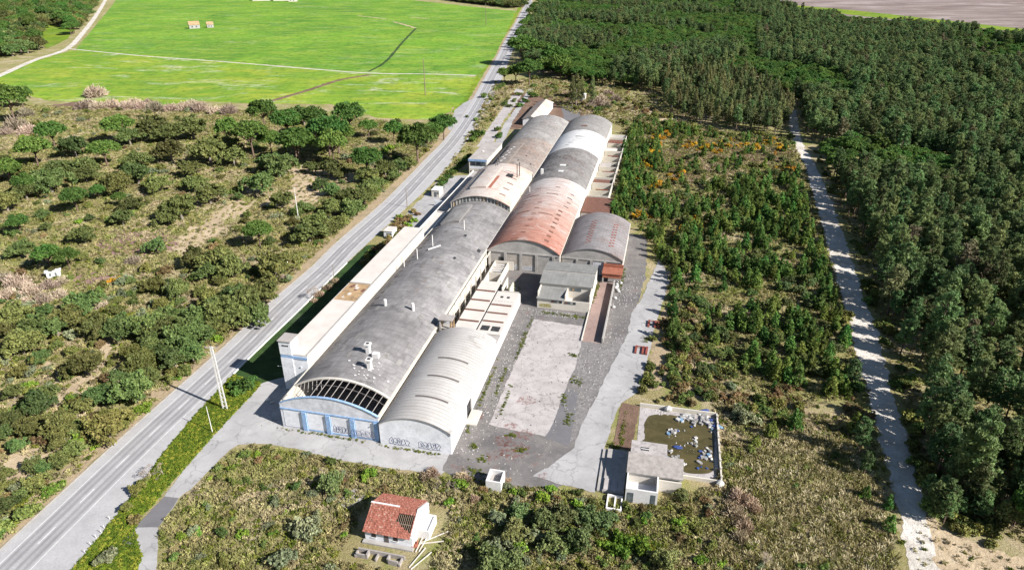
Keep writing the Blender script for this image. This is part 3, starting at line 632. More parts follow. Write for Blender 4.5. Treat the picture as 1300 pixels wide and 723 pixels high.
for k in range(17):
    if k in (3, 4, 11, 12): continue
    a_ = (k+.0)/17+.03; p = arcp(*VA[:4], a_+.0, .3); q = arcp(.3, 23.7, 9.0, 3.5, a_, -.4)
    if q[1]-p[1] > .3: A.box('window_pane', random.choice((M_WALLG, M_GLASS, M_RUSTP)), q[0]-.5, q[0]+.5, T2a-.06, T2a-.005, p[1], q[1])
hatch(A, 'raised_panel', M_RA2, VA2, .24, .50, T2a+9, T2b-6, ra2)
patch(A, 'red_stripe', M_BRICK, VA2, .52, .565, T2a+10, T2a+26, .07, .05, ra2, 3)
for k in range(13): patch(A, 'lap_strip', M_SLITD, VA2, .08, .15, T2a+2.5+k*3, T2a+3.1+k*3, .08, parent=ra2)
for k in range(4): patch(A, 'lap_strip', M_SLIT, VA2, .74, .84, T2a+6+k*7, T2a+6.7+k*7, .08, parent=ra2)
for x, y, h in ((631.5, 213, 3.6), (633.5, 210, 4.4), (629.5, 214, 1.8), (656.5, 223, 5.0), (659.5, 221, 5.2)):
    s, t = FS(*G(x, y, 12)); A.mb().cyl(s, t, 11.3, 12.1+h, .2, .2, 8).build('flue_pipe', M_SLITD, ra2)
s, t = FS(*G(648, 225, 11.8)); A.box('dark_hatch', M_DARK, s-1.6, s+.9, t-1.2, t+2.0, 11.6, 12.75, parent=ra2)
ra3 = vault(A, 'stained_roof', M_RA3, *VA[:2], T2b, 232, EA, RIA); ra4 = vault(A, 'pale_roof', M_RA4, *VA[:2], 232, 286.3, EA, RIA)
hatch(A, 'raised_panel', M_RA3, VA, .22, .46, T2b+3, T2b+44, ra3)
for k in range(9): patch(A, 'white_patch', M_WHITE, VA, .26+.03*(k % 3), .30+.03*(k % 3), T2b+7+k*3.4, T2b+8.6+k*3.4, .80, .03, ra3, 3)
for k in range(5): patch(A, 'roof_hole', M_DARK, VA, .5+.08*k, .525+.08*k, T2b+5+9*(k % 3), T2b+6.5+9*(k % 3), .085, .03, ra3, 3)

# ---- hall B: pale ribbed vault
B = Bld('ribbed_hall', 'pale ribbed vaulted hall beside the broken hall with navy graffiti', 'hall', 24.4, -.8)
VB = (24.4, 41, 5.7, 2.7)
gable(B, 'front_wall', M_WALLB, 24.4, 41, -.8, -.45, 0, 5.65, 2.55)
gable(B, 'rear_wall', M_WALLW, 24.75, 40.65, 38.8, 39.1, 0, 5.5, 2.5)
B.box('side_wall', M_WHITE, 40.66, 41, -.44, 11.4, 0, 5.5); B.box('side_wall', M_WHITE, 40.66, 41, 15.6, 39.1, 0, 5.5); B.box('lintel', M_WHITE, 40.68, 40.98, 11.4, 15.6, 4.3, 5.5)
B.box('dark_interior', M_DARK, 40.2, 40.5, 11, 16, 0, 4.3); B.box('inner_wall', M_WALLW, 24.41, 24.74, -.44, 38.7, 0, 5.4)
B.mb().box(41.0, 43.6, 9.8, 15.4, .1, .45).build('loading_step', M_WALLW, B.r)
rb_ = vault(B, 'roof', M_RB, *VB[:2], -1.0, 39.4, *VB[2:], row=1.15, step=.05)
for t in (7.2, 15.6, 23.6): patch(B, 'brown_slot', M_SLITD, VB, .36, .80, t, t+.45, .11, .03, rb_, 14)
scrawl(B, 'graffiti', M_GRAF, -.83, 26.6, .7, 4.6, 1.6, 21, B.r, .08); scrawl(B, 'graffiti', M_GRAF, -.83, 33.4, .7, 5.0, 1.8, 5, B.r, .08)
B.box('eave_trim', M_WHITE, 40.9, 41.15, -1.0, 39.4, 5.3, 5.62)

# ---- long white building with stair tower
Lb = Bld('long_white_building', 'long narrow white flat-roofed building with stair tower beside the lawn', 'building', -7, 14.3)
Lb.mb().box(-7, 0-.02, 14.3, 99.5, 0, 10.2).build('wall', M_WALLW, Lb.r)
Lb.box('front_wall', M_WALLB, -7.02, -.02, 14.12, 14.28, 0, 10.2)
rl_ = Lb.box('roof', M_FLATW, -7.2, .15, 14.1, 99.7, 10.22, 10.55)
Lb.box('ridge_rail', M_WALLG, -.25, .1, 14.2, 99.5, 10.56, 10.72, parent=rl_)
Lb.box('rusty_roof_patch', M_RUSTP, -6.9, -.4, 43, 53.5, 10.56, 10.6, parent=rl_); Lb.box('patch_edge', M_WALLG, -6.9, -.3, 53.55, 53.95, 10.56, 10.85, parent=rl_)
for i in range(12): 
    a = -6.5+random.random()*5.4; c = 43.6+random.random()*8; Lb.box('rusty_sheet', random.choice((M_RUSTP, M_SLIT, M_FLATW)), a, a+.9, c, c+1.4, 10.605, 10.63+.004*i, parent=rl_)
for k in range(7): Lb.box('pilaster', M_WALLW, -.02, .1, 22+k*11, 22.35+k*11, 6.2, 10.2)
Lb.box('blue_band', M_BLUE, -7.06, .02, 13.98, 14.11, 9.3, 10.0)
tw = Lb.box('stair_tower', M_WALLB, -7.1, -3.9, 13.96, 17.5, 10.2, 13.9); Lb.box('tower_base', M_WALLB, -7.1, -3.9, 13.94, 14.1, 0, 9.28)
Lb.box('tower_roof', M_FLATG, -7.3, -3.7, 13.75, 17.7, 13.92, 14.15, parent=tw)
for k in range(4): Lb.box('tower_vent', M_DARK, -6.2+k*.45, -5.9+k*.45, 13.9, 13.95, 12.6, 13.0, parent=tw)
for k in range(9): Lb.box('wall_vent', M_GABLE, -6.3+(k % 3)*2.1, -6.05+(k % 3)*2.1, 13.9, 13.98 if (k % 3) == 0 else 14.1, 2.5+(k//3)*2.2, 2.8+(k//3)*2.2)
Lb.mb().bar((-7.1, 14.6, 6.2), (-8.6, 14.3, 6.3), .08).build('lamp_arm', M_WHITE, Lb.r)
# ---- low strip between hall and forecourt
S = Bld('low_strip_building', 'low flat-roofed strip in the shade of the raised vault', 'building', -6.8, 100)
S.box('wall', M_WALLB, -6.6, -.45, 100, 188, 0, 4.3); rs = S.box('roof', M_FLATW, -6.5, -.42, 99.8, 131, 4.3, 4.5); S.box('roof', M_FLATG, -6.5, -.42, 131.02, 188, 4.3, 4.45)  # rear length of roof greyer: raised vault's shade put into its colour
S.box('parapet', M_WHITE, -6.85, -6.5, 99.8, 188.2, 3.6, 4.9)
S.box('gate_wall', M_WALLB, -13.5, -6.86, 150, 150.3, 0, 2.6)
# ---- office
Of = Bld('office_block', 'small two-storey white office with blue fascia beside the road hedge', 'office', -11, 196)
Of.box('wall', M_WALLW, -11, -2.4, 197, 228, 0, 7.6); ro = Of.box('roof', M_FLATG, -11.3, -2.1, 195.6, 228.3, 7.62, 7.95)
Of.box('fascia', M_BLUE, -11.35, -2.05, 195.45, 195.6, 6.9, 7.9); Of.box('balcony_wall', M_WALLB, -11, -2.4, 195.7, 195.9, 3.2, 4.4); Of.box('column', M_WALLW, -11, -10.7, 195.6, 195.9, 0, 7.6); Of.box('column', M_WALLW, -2.7, -2.4, 195.92, 196.2, 0, 7.6)
for k in range(3): Of.box('window', M_GLASS, -10.4+k*2.7, -8.4+k*2.7, 196.9, 196.97, 4.5, 6.4)
Of.box('roof_light', M_WHITE, -8, -7.2, 209, 210, 7.96, 8.3, parent=ro)
# ---- flat shed with brown strips between halls
Es = Bld('flat_shed', 'flat white-roofed shed with brown ridges in the gap between halls', 'shed', 28, 41)
ZE = 3.6
Es.box('wall', M_WHITE, 40.7, 41.0, 39.6, 71, 0, ZE-.02); Es.box('wall', M_WALLW, 27, 40.69, 41.2, 41.5, 0, ZE-.02); Es.box('wall', M_WALLW, 27, 27.3, 41.5, 77, 0, ZE-.02); Es.box('wall', M_WALLW, 27.3, 40.69, 70.4, 70.7, 0, ZE-.02)
re1 = Es.box('roof', M_FLATW, 27.2, 33.4, 46, 77, ZE, ZE+.25); re2 = Es.box('roof', M_FLATW, 33.9, 40.9, 45.0, 70.8, ZE, ZE+.25); Es.box('roof_gap', M_DARK, 33.4, 33.9, 44, 72, ZE-.3, ZE-.02)
Es.box('roof', M_FLATG, 29, 40.9, 41.2, 44.9, ZE-.25, ZE)
for k in range(4): Es.box('ridge_strip', M_SLIT, 27.3, 33.2, 50.5+k*6.4, 51.1+k*6.4, ZE+.26, ZE+.5, parent=re1)
for k in range(3): Es.box('ridge_strip', M_SLIT, 34.2, 40.2, 51.5+k*5.0, 52.0+k*5.0, ZE+.26, ZE+.5, parent=re2)
for k in range(2): Es.box('roof_hole', M_DARK, 34.6+k*3, 37.0+k*3, 46.6, 49.3, ZE+.255, ZE+.27, parent=re2)
for k in range(2): Es.box('roof_hole', M_DARK, 35.6+k*2, 36.5+k*2, 66.6, 67.8, ZE+.255, ZE+.27, parent=re2)
for k in range(2):
    for i in range(6): Es.box('dirt_streak', M_FLATG, 34.4+i*1.0, 34.9+i*1.0+random.random()*.3, 62.5+k*2-.15, 62.7+k*2, ZE+.255, ZE+.262, parent=re2)
# roofless room at the end of the shed
Rm = Bld('roofless_rooms', 'roofless white rooms between the grey hall and red hall', 'ruin', 27, 77.5)
for a in ((27, 27.3, 77.5, 95), (27.31, 33.6, 94.2, 94.5), (31.6, 31.9, 77.5, 94.1), (27.31, 31.5, 85, 85.3), (27.31, 31.5, 90, 90.3), (34.3, 34.6, 74, 82), (34.61, 40, 73.4, 73.7), (36.8, 37.1, 73.71, 79)): Rm.box('wall', M_WALLW, *a, 0, 2.6+random.random()*.8)
for k in range(5): Rm.box('lintel', M_WHITE, 27.35, 31.55, 86+k*1.6, 86.4+k*1.6, 2.2, 2.5)
# corroded lift frame beside the valley
T = Bld('rusty_lift_tower', 'rust-streaked brick and concrete frame tower rising beside the roof valley', 'tower', 25, 40.2)
for a in (25, 28): 
    for c in (40.3, 42.6): T.box('post', M_WALLG if a == 25 else M_RUSTP, a, a+.45, c, c+.45, 0, 9.2)
T.box('top_slab', M_FLATG, 24.8, 28.7, 40.1, 43.3, 9.21, 9.5); T.box('infill', M_GABLE, 25.46, 27.99, 42.7, 42.95, 3.5, 9.2); T.box('infill', M_RUSTP, 25.05, 25.4, 40.76, 42.59, 5.5, 9.2)
for z in (4.4, 6.6): T.box('landing', M_WALLG, 25.46, 27.99, 40.4, 42.6, z, z+.2)
T.mb().bar((25.5, 40.35, 4.6), (28, 40.35, 7), .15).build('brace', M_RUST, T.r)
m = Bld('valley_walkway', 'thin cream beam and posts along the grey hall valley edge', 'beam', 24.5, 44)
m.mb().box(25.4, 25.75, 43.5, 94, 6.3, 6.6).build('beam', M_WALLW, m.r)
for k in range(9): m.box('post', M_WALLW, 25.42, 25.72, 45+k*6, 45.3+k*6, 0, 6.28)

# ---- hall C: red to white vault
C_ = Bld('red_hall', 'wide vaulted hall with faded red front roof and banded grey white rear roof', 'hall', 24.5, 95)
VC = (24.5, 49.5, 7.0, 4.6); t1, t2, t3, t4 = 164, 213, 250, 287
gable(C_, 'front_wall', M_WALLG, 24.5, 49.3, 95, 95.4, 0, 6.95, 4.5)
C_.box('side_wall', M_WALLW, 49.0, 49.35, 95.41, t4, 0, 6.7); C_.box('side_wall', M_WALLG, 24.55, 24.85, 95.41, t4, 0, 6.7); gable(C_, 'rear_wall', M_WALLG, 24.9, 48.9, t4-.4, t4-.05, 0, 6.8, 4.4)
rc1 = vault(C_, 'roof_section', M_RED, *VC[:2], 94.6, t1, *VC[2:], label='faded red roof section'); rc2 = vault(C_, 'roof_section', M_RC2, *VC[:2], t1, t2, *VC[2:], lift=-.06, label='dark grey roof section')
rc3 = vault(C_, 'roof_section', M_RC3, *VC[:2], t2, t3, *VC[2:], label='whitewashed roof section'); rc4 = vault(C_, 'roof_section', M_RC4, *VC[:2], t3, t4+.2, *VC[2:], lift=-.06, label='aged grey roof section')
for a in (30.2, 35.6, 41, 46.8): C_.box('pilaster', M_WALLG, a, a+.9, 94.6, 94.99, 0, 6.2)
C_.box('tie_beam', M_WALLG, 24.6, 49.2, 94.72, 94.98, 6.2, 6.7)
for a, c in ((31.2, 35.5), (36.6, 40.9)): C_.box('door', M_DOOR, a, c, 94.9, 94.985, .1, 5.6)
C_.box('door', M_DARK, 28.4, 30.1, 94.9, 94.985, .1, 4.4); C_.box('door', M_WALLG, 42, 46.7, 94.9, 94.985, .1, 5.8)
scrawl(C_, 'graffiti', M_GRAFW, 94.88, 31.6, .5, 3.4, 1.4, 31, C_.r, .12, 3); scrawl(C_, 'graffiti', M_GRAFW, 94.88, 36.8, .5, 3.8, 1.4, 32, C_.r, .12, 4)
for k in range(9): patch(C_, 'lap_strip', M_SLIT, VC, .10, .17+.004*k, 97+2.7*k, 97.55+2.7*k, .09, .03, rc1, 3)
for k in range(5): patch(C_, 'lap_strip', M_SLIT, VC, .13, .21, 130+3.6*k, 130.6+3.6*k, .09, .03, rc1, 3)
for k in range(6): patch(C_, 'lap_strip', M_SLIT, VC, .415, .475, 101+6.2*k, 101.7+6.2*k, .09, .03, rc1, 3)
for k in range(8): patch(C_, 'lap_strip', M_SLIT, VC, .74, .80, 98+4.2*k, 99.2+4.2*k, .09, .03, rc1, 3)
for k in range(4): patch(C_, 'lap_strip', M_SLITD, VC, .78+.02*(k % 2), .86, 134+5*k, 134.6+5*k, .09, .03, rc1, 3)
for a0, a1, t in ((.18, .36, 123), (.50, .70, 121), (.22, .37, 141), (.47, .64, 143), (.24, .34, 150), (.55, .62, 152), (.33, .43, 95.4)): patch(C_, 'long_lap_strip', M_SLIT, VC, a0, a1, t, t+.6, .09, .03, rc1, 8)
for k in range(16): patch(C_, 'roof_hole', M_SLITD, VC, *(lambda a: (a, a+.03))(random.choice((random.uniform(.2, .34), random.uniform(.2, .6)))), *(lambda t: (t, t+1.3))(random.uniform(t1+3, t2-6)), .04, .03, rc2, 3)
for a0, a1, t in ((.43, .53, t1+18), (.46, .54, t1+9), ): patch(C_, 'roof_light', M_WHITE, VC, a0, a1, t, t+2.2, .05, .03, rc2, 3)
patch(C_, 'roof_light', M_SLIT, VC, .42, .54, t3+8, t3+10.5, .05, .03, rc4, 4); patch(C_, 'roof_light', M_SLITD, VC, .42, .54, t3-15, t3-13.8, .09, .03, rc3, 4)
for k in range(5): patch(C_, 'lap_strip', M_RC4, VC, .3+.05*k, .38+.06*k, t2+6+4*k, t2+6.5+4*k, .09, .03, rc3, 5)
s_, t_ = FS(*G(688, 224, 8.5)); C_.box('white_vent', M_WHITE, s_-.5, s_+.5, t_-.5, t_+.5, 7.5, 12.0, parent=rc2)
s_, t_ = FS(*G(672, 246, 8.5)); C_.mb().cyl(s_, t_, 7.5, 11.5, .35).build('vent_pipe', M_WALLG, rc1)
# ---- hall D
D = Bld('lilac_hall', 'short grey vaulted hall with two ladders of red slots', 'hall', 49.6, 97)
VD = (49.6, 70.3, 6.0, 3.5)
gable(D, 'front_wall', M_WALLG, 49.6, 70.1, 97, 97.35, 0, 5.95, 3.4); gable(D, 'rear_wall', M_WALLG, 49.8, 69.8, 131.6, 131.9, 0, 5.9, 3.4)
D.box('side_wall', M_WALLW, 69.75, 70.1, 97.36, 132, 0, 5.8)
rd = vault(D, 'roof', M_RD, *VD[:2], 96.7, 132.3, *VD[2:]); D.box('eave_trim', M_WALLW, 70.1, 70.45, 96.6, 132.3, 5.2, 5.95)
for cx in (.36, .72):
    for k in range(9):
        for j in range(2): patch(D, 'red_slot', M_RUST, VD, cx+j*.045, cx+.033+j*.045, 102+k*2.5+j*.9, 102.7+k*2.5+j*.9, .09, .03, rd, 2)
D.box('tie_beam', M_WALLG, 49.7, 70, 96.75, 96.98, 5.2, 5.6)
for a in (54.6, 59.4, 64): D.box('pilaster', M_WALLG, a, a+.8, 96.6, 96.99, 0, 5.2)
for a, c in ((50, 54.5), (55.5, 59.3)): D.box('wall_panel', M_WALLG, a, c, 96.9, 96.985, .4, 5.0)
for k in range(5): D.box('door_panel', M_GABLE, 60.4+k*.7, 60.95+k*.7, 96.88, 96.985, .1, 4.8)
# brick porch
Po = Bld('brick_porch', 'terracotta brick porch over the trench at the lilac hall front', 'porch', 64.2, 91.5)
Po.box('roof', M_BRICK, 64.0, 70.6, 91.2, 96.5, 3.4, 3.7)
Po.box('wall', M_BRICK, 64.2, 70.4, 91.5, 91.8, 2.0, 3.38); Po.box('parapet', M_BRICK, 64.0, 70.6, 96.2, 96.48, 3.72, 4.9); Po.box('post', M_WALLG, 64.2, 64.6, 91.52, 91.9, 0, 1.98); Po.box('post', M_WALLG, 70, 70.4, 91.52, 91.9, 0, 1.98)
Po.box('dark_back', M_DARK, 64.3, 70.3, 96.0, 96.15, 0, 3.35)
# ---- annex
An = Bld('stepped_annex', 'grey-roofed two-storey annex with yellow graffiti in the yard centre', 'annex', 46.5, 70)
An.box('front_wall', M_WALLW, 46.5, 62.6, 70, 70.3, 0, 3.35); An.box('side_wall', M_WALLW, 46.5, 46.8, 70.31, 90, 0, 5.4); An.box('side_wall', M_WALLW, 62.3, 62.6, 70.31, 90, 0, 5.4)
An.box('upper_wall', M_WALLW, 46.8, 62.3, 75.6, 75.9, 0, 5.9); An.box('terrace', M_FLATW, 55, 62.29, 70.31, 75.59, 1.2, 1.4)
def slope(b, name, mat, s0, s1, ta, za_, tb, zb_, th=.25, par=None):
    m = b.mb(); m.add([(s0, ta, za_), (s1, ta, za_), (s1, tb, zb_), (s0, tb, zb_), (s0, ta, za_-th), (s1, ta, za_-th), (s1, tb, zb_-th), (s0, tb, zb_-th)],
          [(0, 1, 2, 3), (7, 6, 5, 4), (0, 4, 5, 1), (1, 5, 6, 2), (2, 6, 7, 3), (3, 7, 4, 0)])
    L = math.hypot(tb-ta, zb_-za_); m.uv = [(0, 0), (s1-s0, 0), (s1-s0, L), (0, L)]+[(0, 0)]*20
    return m.build(name, mat, par or b.r)
slope(An, 'lower_roof', M_ANX, 46.3, 54.9, 69.6, 3.5, 75.58, 5.0)
slope(An, 'upper_roof', M_ANX, 46.2, 62.8, 75.2, 6.0, 81.4, 7.2); slope(An, 'rear_roof', M_ANX, 46.2, 62.8, 81.9, 7.55, 90.5, 6.6)
An.box('roof_step', M_WALLG, 46.25, 62.75, 81.41, 81.89, 6.0, 7.3); An.box('partition', M_WALLW, 54.9, 55.2, 70.31, 75.59, 1.4, 4.9)
An.box('window', M_GLASS, 55.6, 59.2, 75.5, 75.59, 4.1, 5.0); An.box('window_pane', M_RUSTP, 56.4, 57.0, 75.45, 75.495, 4.2, 4.9)
for k in range(2):
    wdw = An.box('window', M_GLASS, 50.8+k*4.2, 54.2+k*4.2, 69.9, 69.985, 2.3, 3.1)
    for j in range(4): An.box('pane', (M_SLIT, M_GLASS, M_WALLG, M_DARK)[j], 50.9+k*4.2+j*.83, 51.6+k*4.2+j*.83, 69.86, 69.895, 2.38, 3.02, parent=wdw)
scrawl(An, 'graffiti', M_GRAFY, 69.96, 47.3, .7, 3.4, .9, 12, An.r, .14, 5)
# ---- trench walls
Tr = Bld('loading_trench', 'brick-floored loading trench with cream kerb and tall dark right wall', 'trench', 62.3, 53)
Tr.box('kerb_wall', M_WALLW, 62.3, 62.6, 53, 92, 0, .5); Tr.box('kerb_wall', M_WALLG, 68.1, 68.5, 53, 91, 0, 1.7)
# ---- ruin rooms right of hall C
Ru = Bld('ruined_side_rooms', 'row of roofless crumbling rooms along the red hall right side', 'ruin', 49.6, 135)
Ru.box('slab_roof', M_SLIT, 49.6, 61, 147, 166, 3.3, 3.6); Ru.box('wall', M_WALLG, 60.5, 60.8, 138, 166, 0, 3.28); Ru.box('wall', M_WALLG, 49.6, 60.4, 147.1, 147.4, 0, 3.28); Ru.box('red_floor', M_BRICK, 49.6, 57, 134, 146.5, .08, .2); Ru.box('dark_wall', M_SLITD, 57.2, 57.5, 133, 147, 0, 3.2)
Ru.box('long_wall', M_WALLW, 58.6, 58.9, 168, 276, 0, 3.2); 
for k in range(12):
    t = 168+k*9.2; Ru.box('cross_wall', M_WALLW, 49.6, 58.58, t, t+.3, 0, 2.4+random.random()*1.2)
    if k in (2, 5, 8, 10): Ru.box('slab_roof', (M_FLATW, M_FLATG, M_SLIT, M_RUST)[k % 4], 49.7, 55+random.random()*3, t+.5, t+8, 2.3, 2.5)
    if k % 3 == 1: Ru.box('red_beam', M_RUST, 52, 57.5, t+2, t+2.5, 2.4, 2.7)
Ru.box('end_wall', M_WHITE, 49.6, 58.58, 276.3, 276.6, 0, 3.2)
# ---- north shed
N = Bld('north_shed', 'gabled shed with dark left roof slope beyond the halls', 'shed', -7, 300)
N.box('wall', M_WALLB, -6.5, 3.5, 300.3, 352, 0, 4.0)
m = N.mb(); m.add([(-6.5, 300.2, 4), (3.5, 300.2, 4), (-1.5, 300.2, 5.8), (-6.5, 352, 4), (3.5, 352, 4), (-1.5, 352, 5.8)], [(0, 1, 2), (5, 4, 3), (0, 3, 4, 1)]); m.build('gable_wall', M_WALLB, N.r)
def sslope(b, name, mat, sa, za_, sb, zb_, t0, t1, th=.2):
    m = b.mb(); m.add([(sa, t0, za_), (sb, t0, zb_), (sb, t1, zb_), (sa, t1, za_), (sa, t0, za_-th), (sb, t0, zb_-th), (sb, t1, zb_-th), (sa, t1, za_-th)], [(0, 1, 2, 3), (7, 6, 5, 4), (0, 4, 5, 1), (1, 5, 6, 2), (2, 6, 7, 3), (3, 7, 4, 0)]); m.uv = [(0, 0), (6, 0), (6, t1-t0), (0, t1-t0)]+[(0, 0)]*20
    return m.build(name, mat, b.r)
sslope(N, 'roof_slope', M_RA3, -7, 4.1, -1.5, 6.05, 299.6, 353); sslope(N, 'roof_slope', M_RA2, -1.5, 6.05, 4, 4.1, 299.6, 353)
def hut(name, label, cat, px, wd, dp, h, mat, roofm, rz=-TH, over=.2, roof_t=.2, door=True):
    x, y = G(*px); r = empty(name, (x, y, 0), rz, label, cat)
    MB().box(-wd/2, wd/2, 0, dp, 0, h).build('wall', mat, r); MB().box(-wd/2-over, wd/2+over, -over, dp+over, h, h+roof_t).build('roof', roofm, r)
    if door: MB().box(-wd*.15, wd*.15, -.06, -.004, 0, h*.75).build('door', M_GLASS, r); MB().box(wd*.22, wd*.42, -.06, -.004, h*.45, h*.75).build('window', M_GLASS, r)
    return r
hut('transformer_hut', 'small pale grey hut on the verge by the long white building', 'hut', (493, 302), 3.4, 4.6, 2.7, M_WALLB, M_FLATW)
hut('gatehouse', 'white gatehouse with blue window beside the road hedge', 'gatehouse', (553, 250), 3.6, 5.5, 3.0, M_WALLW, M_WHITE)
hut('white_kiosk', 'tiny white kiosk at the forest edge beyond the halls', 'kiosk', (738.5, 127.5), 5, 5, 4, M_WALLW, M_WHITE)
# ---- little roofless box hut in front of the yard
Hb = Bld('roofless_box_hut', 'little white roofless box hut at the yard front edge', 'hut', 51, -9.6)
for a in ((51, 54.2, -9.6, -9.3), (51, 54.2, -6.2, -5.9), (51, 51.3, -9.29, -6.21), (53.9, 54.2, -9.29, -6.21)): Hb.box('wall', M_WHITE, *a, 0, 2.5)
Hb.box('inner_slab', M_WALLG, 51.31, 53.89, -9.28, -6.22, 1.0, 1.2)
# ---- pump house and its pond compound
Pu = Bld('pump_house', 'derelict white pump house with mossy slab roof beside the rubbish pond', 'pump house', 79, -6.6)
Pu.box('rear_block', M_WALLW, 79.3, 86.6, 3.6, 8.4, 0, 3.3); fr = Pu.box('flat_roof', M_CONC, 79.2, 86.8, 3.5, 8.6, 3.3, 3.55); Pu.box('roof_hatch', M_DARK, 81.3, 83.0, 5.6, 6.6, 3.56, 3.6, parent=fr)
Pu.box('hatch_slat', M_WHITE, 81.3, 83.0, 5.95, 6.15, 3.61, 3.66, parent=fr)
slope(Pu, 'mossy_roof', M_STONE, 78.8, 90.1, -1.9, 3.6, 3.45, 4.5); Pu.box('mid_wall', M_WALLW, 79, 89.8, -1.6, 3.4, 0, 3.3)
for a in ((79, 79.3, -6.6, -1.62), (85.0, 85.3, -6.6, -1.62), (79.31, 84.99, -6.6, -6.3)): Pu.box('room_wall', M_WHITE, *a, 0, 3.5)
Pu.box('room_floor', M_WALLB, 79.31, 84.99, -6.29, -1.62, .8, .9); Pu.box('doorway', M_GLASS, 79.5, 80.6, -6.68, -6.605, 0, 2.6); Pu.box('doorway', M_GLASS, 84.1, 84.9, -6.68, -6.605, 0, 2.8)
Pu.box('side_wall', M_WALLW, 85.31, 89.9, -2.2, -1.92, 0, 2.9)
Ta = Bld('water_tank', 'low open tank with pale cover slabs in the pump house shade', 'tank', 74.3, -5.2)
Ta.box('tank_wall', M_WALLG, 74.3, 78.7, -5.2, 8, 0, .75)
for k in range(3): Ta.box('cover_slab', M_CONC, 74.5+k*1.4, 75.8+k*1.4, -5.0, -1.6, .76, .9)
Ta.box('cover_slab', M_CONC, 76.6, 77.8, 5.4, 6.8, .76, .9); Ta.box('concrete_side', M_WALLG, 73.2, 74.28, -5.0, 8.2, 0, .35)
Tb = Bld('broken_block_frame', 'broken white concrete frame in the scrub below the tank', 'rubble', 75.5, -9.5)
for a in ((75.5, 75.8, -9.4, -6.2), (77, 77.3, -9.4, -6.2), (78.3, 78.6, -9.4, -6.2), (75.5, 78.6, -9.8, -9.45), (75.5, 78.6, -6.1, -5.8)): Tb.box('block', M_WHITE, *a, 0, .5+random.random()*.3)
Cw = Bld('compound_wall', 'low white wall round the rubbish pond', 'wall', 80, 26)
for a in ((80.2, 98, 26, 26.3), (98.0, 98.3, 3, 26), (90.2, 97.99, 2.6, 2.9)): Cw.box('wall', M_WALLW, *a, 0, .9)
for k in range(9): Cw.box('post', M_WALLW, 98.0, 98.35, 3.5+k*2.6, 3.85+k*2.6, .9, 1.5)
sheet('compound_floor', [W(80.3,8.6), W(80.3,25.8), W(97.8,25.8), W(97.8,3.1), W(87,3.1), W(87,8.6)], .045, M_CONC, .1)
sheet('pond_edge_slab', [W(75,9), W(79.3,9), W(80.2,26), W(76,26.5)], .05, M_BROWN, .4)
sheet('pond', [W(81,12.5), W(82,14), W(81.6,18), W(82.5,22.5), W(86,24), W(90,24), W(95.5,23), W(97.4,19), W(97,10), W(96.4,6), W(92,4.6), W(89.5,5.5), W(88,8.5), W(85,10.5)], .06, M_WATER, .35, .7, .8, smooth=True)
# ------------------------------------------------------------------ red-roofed ruined cottage
Ho = Bld('red_roofed_cottage', 'ruined cottage with red tiled roof and a hole baring rafters', 'cottage', 32.3, -27.2)
HS0, HS1, HT0, HT1, HR = 32.3, 41.7, -27.2, -18.0, -22.6; EZ, RZ = 2.7, 5.0
def hslope(t): return EZ+(RZ-EZ)*(1-abs(t-HR)/(HR-HT0))
Ho.box('front_wall', M_WALLB, HS0, HS1, HT0, HT0+.35, 0, EZ-.12); Ho.box('rear_wall', M_WALLB, HS0, HS1, HT1-.35, HT1, 0, EZ-.12)
for s in (HS0, HS1-.4):
    m = Ho.mb(); pr = [(HT0+.36, 0), (HT0+.36, EZ), (HR, RZ-.1), (HT1-.36, EZ), (HT1-.36, 0)]
    if s > HS0: pr = [(HT0+.36, 0), (HT0+.36, EZ+.2), (HR, RZ+.3), (HT1-.36, EZ+.2), (HT1-.36, 0)]
    m.add([(s, a, z) for a, z in pr]+[(s+.4, a, z) for a, z in pr], [(0, 1, 2, 3, 4), (9, 8, 7, 6, 5)]+[(i, 5+i, 5+(i+1) % 5, (i+1) % 5) for i in range(5)]); m.build('gable_wall', M_WHITE, Ho.r)
Ho.box('floor', M_BROWN, HS0+.4, HS1-.4, HT0+.4, HT1-.4, .05, .1)
for a in (33.6, 37.9): 
    wd_ = Ho.box('window', M_DARK, a, a+.9, HT0-.05, HT0-.004, 1.1, 2.0); Ho.box('window_sill', M_WHITE, a-.1, a+1.0, HT0-.15, HT0-.052, .95, 1.08, parent=wd_)
Ho.box('door', M_SLITD, 36.1, 37.0, HT0-.05, HT0-.004, 0, 2.1); Ho.box('step', M_WALLG, HS0-.3, HS1+.2, HT0-.9, HT0-.06, 0, .35)
m = Ho.mb(); tone = []; na = 36; tw_ = (HS1-.42-HS0+.3)/na; rowt = .36
for side in (-1, 1):
    t = HR; k = 0
    lim = HT0-.35 if side < 0 else HT1+.3
    while (t-lim)*side < 0:
        for i in range(na):
            sa = HS0-.3+i*tw_; u = (i+.5)/na; v = abs(t-HR)/4.6
            if side < 0 and .63-.22*max(0, (v-.35))*2+.04*math.sin(i*2.1) < u < .985 and .20+.02*math.sin(k*3) < v < .86-.0*u and (v < .28 or v < .30+(u-.45)*1.05) and not (v < .2): continue
            j = random.uniform(-.02, .03); tn = random.random(); t2 = t+side*rowt*1.12; z0 = hslope(t)+j; z1 = hslope(t+side*rowt)+.06+j
            sx = random.uniform(-.015, .015)
            vs = []
            for tt, zz in ((t, z0), (t2, z1)):
                for q, hq in ((0, 0), (.25, .07), (.6, .075), (1, 0)): vs.append((sa+sx+q*tw_*1.05, tt, zz+hq))
            m.add(vs, [(q, q+1, q+5, q+4) if side > 0 else (q+4, q+5, q+1, q) for q in range(3)]+[(4, 5, 6, 7)]); tone += [tn]*4
        t += side*rowt; k += 1
o = m.build('roof_tiles', M_TILE, Ho.r, kind='stuff')
